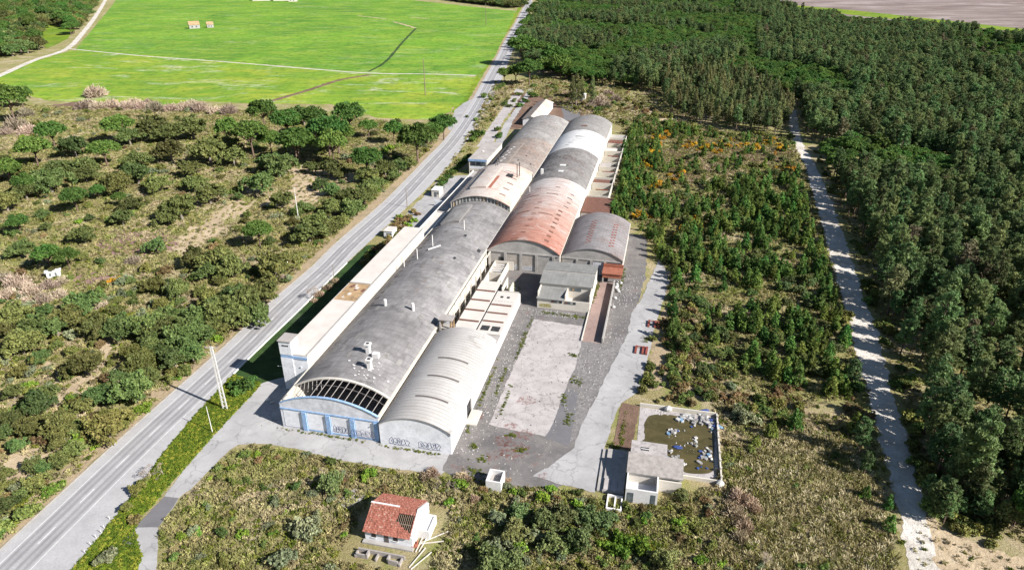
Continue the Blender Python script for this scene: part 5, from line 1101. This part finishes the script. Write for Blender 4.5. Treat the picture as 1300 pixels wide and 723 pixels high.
# --- wood left of the road, tree by tree
sp_l = zoomlist(0, 0, 3.25, [(480,495,55),(205,535,50),(130,595,55),(420,595,55),(1210,560,62),(1030,545,60),(1110,560,45),(1180,490,50),(25,680,45),(30,400,60),(75,375,40),(940,530,45),(1080,450,50)])+zoomlist(0, 200, 3.25, [(20,30,45),(95,100,40),(300,150,48),(400,130,28),(70,260,38),(1060,290,52),(490,160,28),(190,390,50),(270,400,44)])+zoomlist(350, 0, 3.25, [(85,560,62),(210,520,70),(300,470,55),(485,530,38),(580,560,65),(640,520,45),(370,645,55),(230,590,55),(380,510,35),(40,480,55),(150,470,50),(690,490,50),(250,530,60)])
by_crown('stone', 'stone_pine', sp_l, 4.9, 9, 'dark domed umbrella pine %s', 'pine', 'umbrella pines left of the road', .75)
oak_l = zoomlist(0, 0, 3.25, [(620,520,60),(790,520,60),(860,620,66),(1130,660,60),(960,640,50),(700,620,55),(560,650,50),(300,600,55),(250,680,60),(80,690,50),(930,590,50),(1250,470,50),(690,540,50),(530,560,45),(350,680,50),(780,690,45)])+\
 zoomlist(0, 200, 3.25, [(200,90,66),(350,60,50),(470,100,60),(540,180,45),(650,100,50),(740,200,66),(860,140,60),(1070,100,60),(1150,30,60),(1160,170,50),(1130,430,75),(1270,290,66),(900,410,70),(800,410,50),(730,540,50),(1010,590,75),(1080,560,70),(930,640,80),(830,660,70),(700,650,70),(600,690,70),(500,690,60),(340,600,66),(280,650,70),(400,680,60),(60,650,75),(150,690,60),(90,370,50),(500,240,45),(640,360,40),(340,310,50),(950,440,60),(860,460,50),(100,130,50),(20,180,50),(560,60,55),(690,240,45),(800,100,45),(980,560,60),(1050,640,60),(890,600,60),(770,700,70)])+\
 zoomlist(0, 400, 4.33, [(1000,120,100),(1100,80,90),(900,60,95),(950,220,85),(1050,200,75),(740,400,100),(640,330,55),(540,430,70),(450,500,60),(160,600,80),(320,600,90),(200,480,80),(470,260,90),(110,140,95),(650,70,80),(300,50,80),(60,560,70),(250,430,70),(70,420,55),(1180,60,70),(1230,20,60),(830,130,70),(880,180,70),(40,60,70),(190,30,70),(820,330,60),(250,590,60),(20,640,60),(400,620,60),(560,90,60)])+\
 zoomlist(0, 556, 4.33, [(320,110,60),(320,15,55),(50,350,55),(190,240,60),(20,190,45),(440,0,40),(540,0,45),(120,300,35)])+zoomlist(380, 200, 5.16, [(210,200,60),(320,240,85),(420,230,80),(230,310,80),(350,330,75),(450,180,70),(120,420,85),(40,470,80),(200,450,70),(270,410,60),(200,60,70),(260,90,60),(420,90,70),(560,60,70),(650,50,60),(720,30,55),(80,60,50),(140,160,55),(510,170,55),(20,320,60),(470,120,60),(620,110,50)])
by_crown('oak', 'cork_oak', oak_l, 3.2, 5.4, 'rounded grey-green oak %s', 'oak', 'oaks left of the road', .5)
by_crown('olive', 'yellowish_oak', zoomlist(0, 400, 4.33, [(760,240,90),(580,600,105),(680,560,60),(520,620,70),(720,200,60)])+zoomlist(0, 200, 3.25, [(860,590,50),(640,520,45)]), 3.2, 5.4, 'yellow-olive leafed oak near the road edge in the left wood', 'oak', 'yellow-olive oaks left of the road', .5)
by_crown('reed', 'dry_reed_clump', zoomlist(0, 200, 3.25, [(60,510,60),(120,540,60),(200,520,50),(550,420,40),(430,610,35),(30,560,50),(90,590,45),(170,580,50),(240,560,45),(20,490,40),(260,500,35),(1170,490,25)])+zoomlist(0, 0, 3.25, [(390,375,55),(60,510,60),(110,530,50),(340,430,45),(400,430,45),(460,425,40),(520,430,45),(580,430,40),(640,440,45),(700,440,40),(760,435,45),(820,440,45),(940,450,45),(100,460,45),(20,540,40),(300,570,40),(880,455,35),(360,420,40),(550,415,35),(610,420,35),(790,425,35)]), 2.2, 2.0, 'straw-pale dry reed clump %s', 'reeds', 'dry reed clumps on the left', .4)
for i in range(16):
    px, py = [(140,388),(170,380),(210,382),(250,375),(120,375)][i % 5][0]+random.gauss(0, 12), [(140,388),(170,380),(210,382),(250,375),(120,375)][i % 5][1]+random.gauss(0, 6)
    x, y = G(px, py); plant('bush', 'scrub_bush', x, y, random.uniform(1., 1.8), 'green scrub bush among the oaks on the left', 'bush', 'scrub bushes left of the road')
by_crown('gorse', 'gorse_bush', [(146, 356, 5), (154, 355, 5), (137, 358, 4)], 1.4, 1.2, 'orange-flowered gorse beside the heather patch on the left', 'gorse', 'gorse on the left', .4)
# --- fill for the left wood: lower scrub bushes, away from paths and road
clear = [gp((205,318),(240,290),(300,255),(330,252),(310,275),(290,290),(262,305),(240,325)), gp((330,262),(365,265),(400,262),(420,235),(470,228),(440,215),(395,205),(365,215),(372,240),(340,245)), gp((92,350),(120,345),(150,348),(140,362),(110,365),(92,360)), gp((-30,600),(15,575),(60,570),(45,590),(0,620),(-30,640)),
         gp((55,580),(75,500),(105,478),(130,455),(135,425),(145,425),(140,460),(115,490),(88,505),(68,585)), gp((120,310),(160,290),(215,296),(225,312),(190,326),(140,322))]
leftwood = gp((-40,125),(60,135),(180,140),(330,140),(480,152),(560,165),(555,180),(535,200),(480,250),(420,305),(330,390),(280,438),(210,498),(145,556),(0,690),(-60,740),(-300,700),(-300,140))
NN = []; cnt = 0
xs = [p[0] for p in leftwood]; ys = [p[1] for p in leftwood]
while cnt < 640:
    py = random.uniform(135, 690); px = random.uniform(-40, 560); x, y = G(px, py)
    if not inside(x, y, leftwood) or any(inside(x, y, c) for c in clear) or any((x-a)**2+(y-b)**2 < (c*.7)**2 for a, b, c in PLANTED): continue
    if 285 < py < 345 and 60 < px < 260 and random.random() < .75: continue
    if random.random() < .22:
        plant('oak' if random.random() < .75 else 'olive', 'young_oak', x, y, random.uniform(.4, .85), 'small young oak %s' % place_left(px, py), 'oak', 'young oaks left of the road'); cnt += 1; continue
    k = random.random(); key, nm, lb = ('bush', 'scrub_bush', 'green scrub bush %s' % place_left(px, py)) if k < .55 else ('grey', 'grey_shrub', 'silvery grey-green shrub among the oaks on the left') if k < .8 else ('rustb', 'brown_shrub', 'rusty brown shrub among the oaks on the left') if k < .9 else ('bright', 'bright_shrub', 'bright green shrub among the oaks on the left')
    plant(key, nm, x, y, random.uniform(.45, 1.8)*(1 if py > 250 else 1.15), lb, 'bush' if key == 'bush' else 'shrub', {'bush': 'scrub bushes left of the road', 'grey': 'grey shrubs left of the road', 'rustb': 'brown shrubs left of the road', 'bright': 'bright shrubs left of the road'}[key]); cnt += 1
# --- woods: everything past the nearest three hundred of a kind is one mass
def spots(key, name, lst, n, sg, sr, label, cat, group, avoid=()):
    for i in range(n):
        a = lst[i % len(lst)]; x, y = G(a[0]+random.gauss(0, sg[0]), a[1]+random.gauss(0, sg[1]))
        if any(inside(x, y, q) for q in avoid): continue
        plant(key, name, x, y, random.uniform(*sr), label, cat, group)
def jitter_fill(poly, step, jit=.42, dens=None):
    xs = [p[0] for p in poly]; ys = [p[1] for p in poly]; out = []; y = min(ys); r = 0
    while y < max(ys):
        x = min(xs)+(step/2 if r % 2 else 0)
        while x < max(xs):
            a, b = x+random.uniform(-jit, jit)*step, y+random.uniform(-jit, jit)*step
            if inside(a, b, poly) and (dens is None or random.random() < dens(a, b)): out.append((a, b))
            x += step
        y += step*.87; r += 1
    return out
def in_view(x, y, z=4): 
    a, b, d = PX(x, y, z); return d > 5 and -8 < a < 1308 and -8 < b < 731
def mass(key, name, pts, sr, label, cat, group, stuff_label, n=300, parts=('crown', 'trunk')):
    pts = sorted(pts, key=lambda p: PX(p[0], p[1], 4)[2]); vis = [p for p in pts if in_view(*p)]; first = set(vis[:n]); rest = [p for p in pts if p not in first]
    for p in vis[:n]: plant(key, name, p[0], p[1], random.uniform(*sr), label, cat, group, parts)
    if rest: scatter_stuff(name+'_wood', [m[2] for m in MESH[key]], [(p[0], p[1], random.random()*6.283, random.uniform(*sr), random.randrange(len(MESH[key])), 0) for p in rest], stuff_label, cat)
forest = gp((1012,140),(1026,178),(1050,218),(1070,256),(1094,318),(1116,382),(1138,442),(1154,505),(1172,565),(1182,612),(1202,645),(1330,690),(1500,700),(1560,250),(1560,70),(1300,50),(1190,42),(1140,38),(1060,26),(1000,14),(945,3),(880,-6),(700,-6),(690,4),(672,40),(660,62),(662,82),(690,97),(720,102),(760,108),(800,114),(838,120),(845,104),(900,94),(960,100),(1000,128))
def gap_near(a, b):                                      # thinner, open stand at the lower right
    px, py, _ = PX(a, b); return .38 if (455 < py < 575 and px > 1200) else .85 if py > 455 else 1.
pts_all = jitter_fill(forest, 5.5, .5, gap_near)
st, ma = [], []
for p in pts_all:
    px, py, d = PX(*p); k = mnoise.noise(Vector((p[0]*.011, p[1]*.011, 1.7)))+.35*mnoise.noise(Vector((p[0]*.05, p[1]*.05, 4)))
    thr = -.15 if px < 960 and py < 130 else (.14 if py < 180 else .30)
    (st if k > thr else ma).append(p)
st = [p for i, p in enumerate(st) if random.random() < .62]
mass('maritime', 'maritime_pine', ma, (.8, 1.55), 'feathery grey-green pine in the dense forest right of the sandy track', 'pine', 'maritime pines right of the track', 'dense far mass of feathery pines filling the right side')
mass('stone', 'forest_umbrella_pine', st, (.7, 1.2), 'dark rounded umbrella pine standing in the forest on the right', 'pine', 'umbrella pines in the forest', 'far mass of dark rounded umbrella pines beyond the halls')
by_crown('stone', 'roadside_pine', [(664, 55, 15), (690, 57, 10), (655, 88, 11), (672, 84, 14), (640, 94, 8), (702, 70, 12), (712, 80, 12), (735, 108, 10), (690, 80, 10)], 4.9, 9, 'big round pine beside the main road where the forest begins', 'pine', 'pines beside the road at the forest corner', .7)
for k in range(16):
    x, y = G(648+k*1.9+random.gauss(0, 1), 52-k*3.2); plant('stone', 'roadside_pine', x+10, y, random.uniform(1.0, 1.4), 'pine in the line shading the far main road', 'pine', 'pines lining the far road')
euc = gp((840,110),(900,98),(960,108),(1000,140),(1004,168),(975,172),(930,166),(880,158),(845,140))
eup = jitter_fill(euc, 5.6, .5); euo = eup[::4]; eup = [p for i, p in enumerate(eup) if i % 4]
mass('maritime', 'grove_pine', euo, (.8, 1.4), 'feathery pine mixed into the eucalyptus grove', 'pine', 'pines in the eucalyptus grove', 'rest of the pines in the grove')
mass('euc', 'eucalyptus', eup, (.55, 1.15), 'tall narrow brownish eucalyptus in the grove behind the young pine plot', 'eucalyptus', 'eucalyptus grove', 'rest of the eucalyptus grove')
by_crown('euc', 'eucalyptus', [(732, 113, 6), (727, 120, 5), (738, 115, 5), (752, 117, 5)], 2.6, 15, 'tall ragged eucalyptus beside the white kiosk', 'eucalyptus', 'eucalyptus by the kiosk', .5)
by_crown('oak', 'big_forest_tree', [(1190, 128, 15), (1043, 118, 15), (1036, 126, 10), (930, 70, 9)], 3.2, 5.4, 'big grey-green broadleaf crown rising above the forest', 'tree', 'broadleaf crowns in the forest', .9)
spots('bush', 'north_bush', [(700,108),(720,125),(760,140),(790,135),(800,155),(830,150),(690,112),(650,125),(640,112),(625,130),(612,150),(775,120),(810,130),(850,158)], 90, (12, 5), (.8, 2.2), 'green bush on the rough ground beyond the halls', 'bush', 'bushes beyond the halls')
spots('bush', 'grove_edge_bush', [(880,166),(910,170),(940,174),(970,176),(995,178),(860,162)], 60, (12, 3), (.7, 1.8), 'green bush on the strip below the eucalyptus grove', 'bush', 'bushes below the grove', (trk,))
spots('rustb', 'north_brown_shrub', [(700,112),(740,135),(780,140),(820,140),(640,118),(620,140),(760,120)], 50, (14, 5), (.8, 1.8), 'brown shrub on the rough ground beyond the halls', 'shrub', 'brown shrubs beyond the halls')
by_crown('reed', 'dry_shrub', [(757, 128, 10), (764, 124, 9), (770, 132, 8), (782, 124, 8), (750, 134, 7), (773, 117, 8)], 1.9, 2.2, 'dry straw shrub clump at the forest edge beyond the halls', 'shrub', 'dry shrubs beyond the halls', .4)
# far tree belts at the top
belt = gp((480,-3),(560,0),(650,11),(664,9),(668,0),(660,-9),(480,-9)); 
mass('oak', 'belt_tree', jitter_fill(belt, 9), (1.8, 2.7), 'dark tree in the far belt along the meadow top edge', 'tree', 'far tree belt', 'rest of the far tree belt')
tl = gp((-60,85),(0,74),(30,70),(60,60),(90,48),(110,28),(124,4),(126,-8),(40,-12),(-200,-10),(-200,90))
tlc = gp((45,50),(60,30),(95,38),(85,50),(60,62)); tlp = [p for p in jitter_fill(tl, 12.5, .5) if not inside(*p, tlc)]
mass('oak', 'roadside_wood_tree', tlp[::2]+tlp[1::4], (1.9, 3.2), 'dark tree in the wood at the top left beside the farm track', 'tree', 'wood at the top left', 'rest of the wood at the top left')
mass('stone', 'track_umbrella_pine', tlp[3::4], (1.3, 1.9), 'dark umbrella pine in the wood at the top left', 'pine', 'umbrella pines at the top left', 'rest of the umbrella pines at the top left')
sheet('wood_clearing', tlc, .05, M_VERGE, .8, 5, .05)
# --- young pine plot between the halls and the track
plot = gp((800,165),(830,158),(900,172),(1000,185),(1015,225),(1030,280),(1050,350),(1070,410),(1085,470),(1080,505),(1020,520),(960,500),(905,480),(870,470),(850,430),(846,385),(850,350),(830,320),(812,290),(795,270),(790,230),(790,195))
def pd(a, b):
    px, py, _ = PX(a, b); nz = mnoise.noise(Vector((a*.05, b*.05, 2)))
    if 838 < px < 1010 and 176 < py < 232: return .06
    if 838 < px < 890 and 178 < py < 265: return .12
    edge = 905+(py-400)*.75
    if py > 385 and px < edge: return .10
    nz2 = mnoise.noise(Vector((a*.16, b*.16, 7)))
    return (.85 if nz > (.02 if px < 930 else -.15) else .2)*(.15 if nz2 < -.12 else 1)
yp = jitter_fill(plot, 2.7, .5, pd)+[W(random.uniform(61.5, 68), random.uniform(135, 262)) for _ in range(130)]
mass('young', 'young_pine', yp, (.6, 1.5), 'bright green young pine in the dense plot beside the halls', 'pine sapling', 'young pines in the plot', 'rest of the bright young pines in the plot', parts=('crown', 'stem'))
for k in range(150):
    x, y = random.choice(jitter_fill(plot, 6)) if k == 0 else G(random.uniform(845, 1060), random.uniform(190, 480))
    if inside(x, y, plot): plant(('oak', 'lightoak')[k % 2], ('plot_oak', 'plot_shrub')[k % 2], x, y, random.uniform(.4, .8), ('small dark oak among the young pines', 'small grey-green leafy shrub among the young pines')[k % 2], ('oak', 'shrub')[k % 2], ('small oaks among the young pines', 'leafy shrubs among the young pines')[k % 2])
spots('gorse', 'gorse_bush', [(832,190),(822,208),(815,230),(828,236),(840,178),(848,168),(900,190),(925,184),(955,188),(990,190),(998,215),(880,283),(872,290),(870,300),(812,275),(880,185),(975,180),(860,225)], 170, (7, 3), (.7, 1.3), 'orange-yellow gorse bush in the young pine plot', 'gorse', 'gorse in the young pine plot')
spots('bush', 'plot_bush', [(870,220),(900,215),(850,250),(930,205),(960,215),(860,440),(845,460),(880,480),(840,480),(960,520),(900,500),(1000,530),(870,400),(890,430),(920,470)], 170, (14, 8), (.6, 1.4), 'low green bush on open ground in or beside the pine plot', 'bush', 'bushes round the pine plot', (trk, cr))
spots('rustb', 'brown_shrub', [(868,440),(850,420),(880,460),(900,490),(860,500),(930,510),(1000,500),(1080,520),(870,210),(865,400)], 110, (12, 9), (.5, 1.1), 'rusty brown shrub on the edge of the pine plot', 'shrub', 'brown shrubs round the pine plot', (trk, cr))
by_crown('grey', 'pale_grey_shrub', [(946, 530, 16), (935, 525, 9), (930, 490, 8)], 1.5, 1.3, 'pale grey leafless-looking shrub below the pine plot', 'shrub', 'pale shrubs below the pine plot', .4)
by_crown('maritime', 'track_pine', [(1095, 555, 12), (1085, 470, 10), (1100, 590, 8)], 2.9, 11, 'dark pine on the left edge of the sandy track', 'pine', 'pines on the track left edge', .55)
by_crown('young', 'track_sapling', [(1085, 540, 8), (1100, 625, 6), (1130, 665, 8), (1128, 640, 6), (980, 545, 8), (1010, 535, 9), (960, 560, 6)], 1.4, 3.6, 'bright sapling on the straw grass beside the track', 'sapling', 'saplings beside the track', .5)
# --- hedge and planting by the factory road side
for k in range(11):
    t = k/10; x, y = G(545+(590-545)*t, 244-(244-200)*t); plant('hedge', 'hedge_shrub', x+2.5+random.uniform(-.5, .5), y, random.uniform(1.3, 1.8), 'round clipped shrub in the hedge beside the road by the office', 'shrub', 'hedge shrubs by the office')
by_crown('hedge', 'round_tree', [(606, 169, 9), (600, 176, 6), (633, 171, 6), (632, 163, 5), (676, 120, 6), (660, 133, 5), (666, 127, 5)], 1.5, 1.6, 'small green tree by the concrete pads beyond the office', 'tree', 'small trees beyond the office', .5)
spots('rustb', 'lawn_end_shrub', [(470,330),(478,322),(486,312),(496,300),(506,290),(516,282)], 26, (5, 4), (.6, 1.2), 'brown shrub at the far end of the shaded lawn', 'shrub', 'brown shrubs at the lawn end')
spots('bush', 'lawn_end_bush', [(466,336),(476,326),(488,314),(500,300),(512,288)], 20, (5, 4), (.6, 1.2), 'green bush at the far end of the shaded lawn', 'bush', 'green bushes at the lawn end')
by_crown('rustb', 'verge_shrub', [(512, 280, 8), (503, 287, 7), (520, 275, 6), (525, 268, 5), (493, 308, 6), (487, 313, 6), (484, 318, 5), (530, 272, 4), (514, 290, 6)], 1.5, 1.3, 'brownish shrub on the verge by the long white building', 'shrub', 'shrubs by the long white building', .4)
by_crown('bright', 'verge_shrub', [(518, 286, 6), (507, 275, 5), (525, 280, 5)], 1.5, 1.3, 'green shrub on the verge near the pale grey hut', 'shrub', 'green shrubs by the grey hut', .4)
by_crown('pinkreed', 'dead_bush', [(416, 364, 7), (406, 373, 7), (425, 356, 6), (399, 381, 5)], 1.9, 2.0, 'dead brown bush on the kerb above the shaded lawn', 'bush', 'dead bushes on the lawn kerb', .3)
by_crown('bare', 'bare_bush', [(399, 376, 8), (190, 600, 9), (206, 598, 8), (182, 603, 7)], 2.2, 3, 'leafless twiggy bush on the right edge of the road', 'bush', 'leafless bushes on the road edge', .4)
by_crown('hedge', 'verge_bush', [(310, 488, 13), (302, 494, 10), (318, 482, 9), (296, 487, 8)], 1.5, 1.5, 'big olive bush on the verge beside the power pole', 'bush', 'bushes beside the power pole', .5)
by_crown('olive', 'verge_tree', [(172, 620, 9), (160, 643, 8), (180, 612, 7)], 3.2, 5.4, 'small olive tree between the road and access lane', 'tree', 'small trees between road and lane', .5)
by_crown('rustb', 'purple_shrub', [(172, 660, 8), (166, 658, 6)], 1.5, 1.3, 'purplish brown shrub beside the dark tarmac patch', 'shrub', 'purplish shrubs by the tarmac patch', .4)
by_crown('grey', 'grey_shrub', [(137, 706, 12), (128, 710, 9)], 1.5, 1.3, 'grey-green shrub at the bottom edge beside the road', 'shrub', 'grey shrubs at the bottom edge', .4)
# --- foreground scrub below the drive and round the cottage
by_crown('lightoak', 'leafy_shrub_tree', [(420, 613, 15), (660, 648, 14), (690, 660, 16), (715, 655, 18), (745, 655, 18), (765, 660, 16), (655, 675, 18), (735, 685, 18), (700, 690, 16), (845, 710, 18), (625, 712, 22), (650, 710, 18), (865, 627, 10)], 3.2, 5.4, 'leafy green shrub tree in the foreground scrub below the yard', 'tree', 'shrub trees in the foreground', .4)
by_crown('grey', 'grey_green_bush', [(388, 668, 17), (390, 680, 14), (632, 658, 12), (645, 690, 14), (360, 710, 16), (680, 680, 13), (400, 660, 10), (630, 700, 15)], 1.5, 1.4, 'big grey-green bush in the foreground scrub', 'bush', 'grey-green bushes in the foreground', .4)
by_crown('bright', 'lush_bush', [(800, 688, 14), (815, 695, 14), (785, 685, 11), (770, 692, 10), (790, 700, 12), (660, 690, 12), (690, 632, 9), (585, 615, 9), (470, 600, 9), (463, 605, 7), (735, 640, 9), (655, 668, 9), (700, 620, 7)], 1.5, 1.4, 'bright lush green bush in the foreground scrub', 'bush', 'lush bushes in the foreground', .4)
by_crown('pinkreed', 'dry_bush', [(548, 598, 11), (540, 603, 9), (585, 603, 9), (592, 606, 8), (602, 632, 8), (940, 630, 18), (935, 650, 17), (945, 665, 15), (955, 640, 15), (940, 680, 13), (930, 640, 12), (645, 608, 5)], 1.9, 2.1, 'pinkish straw dry bush in the foreground', 'bush', 'dry pinkish bushes in the foreground', .4)
by_crown('bare', 'bare_shrub', [(970, 715, 10), (560, 612, 8), (575, 617, 7), (412, 600, 6)], 2.2, 3, 'small leafless grey shrub in the foreground grass', 'shrub', 'leafless shrubs in the foreground', .4)
front = gp((205,740),(205,672),(232,634),(262,606),(294,574),(320,566),(400,578),(484,595),(560,604),(600,612),(640,618),(700,620),(750,630),(800,645),(860,630),(905,620),(920,560),(900,500),(860,480),(880,470),(1000,520),(1070,530),(1110,600),(1145,740))
house = [W(29,-33), W(46,-33), W(46,-16), W(29,-16)]
cnt = 0
while cnt < 230:
    px, py = random.uniform(205, 1130), random.uniform(560, 735); x, y = G(px, py)
    if not inside(x, y, front) or inside(x, y, house) or (px > 950 and random.random() < .8) or (px < 600 and random.random() < .45): continue
    k = random.random(); key, nm, lb, gr = ('bush', 'foreground_bush', 'green scrub bush in the foreground below the drive', 'scrub bushes in the foreground') if k < .5 else ('rustb', 'foreground_brown_shrub', 'rusty brown shrub in the foreground below the drive', 'brown shrubs in the foreground') if k < .62 else ('grey', 'foreground_grey_shrub', 'small silvery shrub in the foreground below the drive', 'silvery shrubs in the foreground') if k < .85 else ('bright', 'foreground_green_shrub', 'small bright green shrub in the foreground below the drive', 'small green shrubs in the foreground')
    plant(key, nm, x, y, random.uniform(.4, .95), lb, 'bush' if key == 'bush' else 'shrub', gr); cnt += 1
# --- ground cover
T_SCRUB = mk_tuft('scrub_tuft', 'scrub'); T_STRAW = mk_tuft('straw_tuft', 'straw'); T_VERGE = mk_tuft('verge_tuft', 'verge'); T_WEED = mk_tuft('weed_tuft', 'weed'); T_HEATH = mk_tuft('heath_tuft', 'heath')
def cover(name, ml, poly, step, sr, label, cat, dens=None, avoid=(), z=.02):
    pts = [p for p in jitter_fill(poly, step, .5, dens) if in_view(*p, 0) and not any(inside(*p, a) for a in avoid)]
    scatter_stuff(name, ml, [(p[0], p[1], random.random()*6.283, random.uniform(*sr), random.randrange(len(ml)), z) for p in pts], label, cat); return len(pts)
def nd(f, lo, hi, seed): return lambda a, b: lo+(hi-lo)*(mnoise.noise(Vector((a*f, b*f, seed)))*.5+.5)
SC = [tuft_mesh('scrub_tuft', T_SCRUB, 14, .55, .4, 3, .045), leafmound('scrub_mound', T_SCRUB, 4), leafmound('scrub_mound', T_SCRUB, 5, r=.6), tuft_mesh('scrub_tuft', T_SCRUB, 18, .4, .5, 8, .05, .9), leafmound('scrub_mound', T_SCRUB, 9, r=.5, h=.6), tuft_mesh('scrub_tuft', T_SCRUB, 20, .5, .45, 18, .05, .8), leafmound('weed_mound', mk_tuft('green_tuft', 'weed'), 31, r=.5, h=.35)]
lush = gp((760,672),(790,676),(830,684),(842,694),(820,702),(780,700),(750,690))
cover('lush_weeds', [leafmound('lush_mound', mk_tuft('lush_tuft', 'verge'), 41, r=.45, h=.35), leafmound('lush_mound', mk_tuft('lush_tuft2', 'verge'), 42, r=.55, h=.4)], lush, .55, (.7, 1.4), 'bright lime weeds below the pump house', 'weeds')
n1 = cover('foreground_scrub', SC, front, .62, (.6, 1.5), 'low mixed scrub and grass in the foreground below the drive', 'scrub', nd(.15, .45, 1., 1), (house,))
n2 = cover('left_wood_scrub', SC, leftwood, .95, (.8, 1.9), 'low scrub and heath on the floor of the left wood', 'scrub', lambda a, b: nd(.1, .25, 1., 2)(a, b)*(.22 if any(inside(a, b, c) for c in clear[:2]+clear[3:5]) else 1))
straw = gp((940,560),(1010,545),(1075,560),(1112,610),(1130,680),(1145,740),(900,745),(905,650),(925,610))
n3 = cover('straw_tussocks', [tuft_mesh('tussock', T_STRAW, 44, .7, .45, 3, .06, .9), tuft_mesh('tussock', T_STRAW, 40, .6, .5, 4, .06, 1.1), tuft_mesh('tussock', T_STRAW, 36, .8, .4, 6, .06, .8)], straw, 1.05, (.8, 1.5), 'straw-coloured grass tussocks left of the sandy track', 'grass', nd(.3, .6, 1., 3))
n4 = cover('verge_grass', [tuft_mesh('verge_tuft', T_VERGE, 14, .3, .3, 11, .04), leafmound('verge_mound', T_VERGE, 12, r=.35, h=.2)], verge, .42, (.6, 1.2), 'bright flowering grass on the verge beside the road', 'grass')
n5 = cover('plot_scrub', SC, plot, 1.0, (.8, 1.7), 'low scrub under the young pines', 'scrub', nd(.1, .3, 1., 5))
n8 = cover('sand_bank_tufts', SC, gp((1180,655),(1240,688),(1330,712),(1330,760),(1180,760),(1165,730),(1160,690)), 1.1, (.5, 1.3), 'sparse dry tufts on the sand bank at the bottom right', 'grass', nd(.25, -.3, 1., 9))
spots('bush', 'track_bush', [(1045,205),(1062,245),(1085,310),(1105,370),(1125,430),(1142,490),(1158,545),(1170,600),(1185,640),(1220,660),(1260,675),(1060,330),(1080,400),(1098,470)], 150, (8, 12), (.6, 1.6), 'low green bush on the edge of the sandy track', 'bush', 'bushes along the sandy track', (trk,))
spots('maritime', 'forest_sapling', [(1190,640),(1215,640),(1250,650),(1280,660),(1220,600),(1260,600),(1200,580),(1290,620)], 60, (16, 11), (.4, .75), 'bushy young pine on the forest floor at the lower right', 'pine sapling', 'young pines at the lower right')
forest_near = gp((1045,215),(1060,256),(1084,318),(1126,440),(1146,505),(1165,580),(1178,635),(1200,655),(1330,700),(1320,300),(1120,260)); north = gp((628,104),(700,98),(770,100),(850,120),(900,165),(830,172),(800,165),(790,230),(800,290),(785,270),(790,160),(730,145),(690,125),(655,112),(600,190),(590,205),(575,215),(560,225),(600,160))
n9 = cover('plot_edge_scrub', SC, gp((845,158),(880,162),(1006,172),(1024,215),(1040,270),(1077,400),(1095,470),(1111,530),(1127,590),(1147,690),(1130,690),(1110,610),(1070,530),(1085,470),(1050,350),(1015,225),(1000,186),(900,174),(840,170)), 1.15, (.8, 2.0), 'low scrub fringing the young pine plot and the track', 'scrub', nd(.1, .3, 1., 12), (trk,))
n7 = cover('north_scrub', SC, north, 1.6, (1.0, 2.4), 'low dry scrub on the ground beyond the halls', 'scrub', nd(.06, .1, 1., 8))
n6 = cover('forest_floor_scrub', SC, forest_near, 1.25, (.8, 1.6), 'low brown scrub on the pine forest floor', 'scrub', nd(.1, .2, 1., 6))
WD = [leafmound('weed_mound', T_WEED, 21, r=.5, h=.3), tuft_mesh('weed_tuft', T_WEED, 16, .4, .4, 22, .045)]
wp = []
for a in [(52,-7.8,4,.8),(58,-8.2,3,.7),(47,-5,2,1),(48,-1,1,1),(47,-7,2,.6),(45,2.8,.7,.7),(55,4,1.6,.8),(52,8.5,1.2,.6),(64,17,.8,3),(62,25,.8,2),(64,33,1.2,1.5),(61,45,1.3,.8),(58,66.5,3,.7),(52,67,5,.6),(63,82,.6,5),(62.8,88,1,3),(48,20,.4,6),(45,30,.4,8),(46.4,50,.5,10),(42.2,12,.5,4),(42,25,.4,10),(70.5,95,.6,8),(77,14,.5,6),(75.5,9.8,1.5,.8),(36,77,2,4),(26.4,46,1.2,1.5),(30,44,2,1),(12,-.9,10,.35),(32,-1.5,8,.35),(80,58,1,1.5)]:
    for k in range(int(26*max(1, a[2]*a[3]*.7))): x, y = W(a[0]+random.gauss(0, a[2]*.6), a[1]+random.gauss(0, a[3]*.6)); wp.append((x, y, random.random()*6, random.uniform(.3, .85), random.randrange(2), .04))
scatter_stuff('yard_weeds', WD, wp, 'green weeds growing through the yard joints', 'weeds')
print('SCATTER', n1, n2, n3, n4, n5, n6, 'maritime', len(ma), 'stone', len(st), 'young', len(yp))
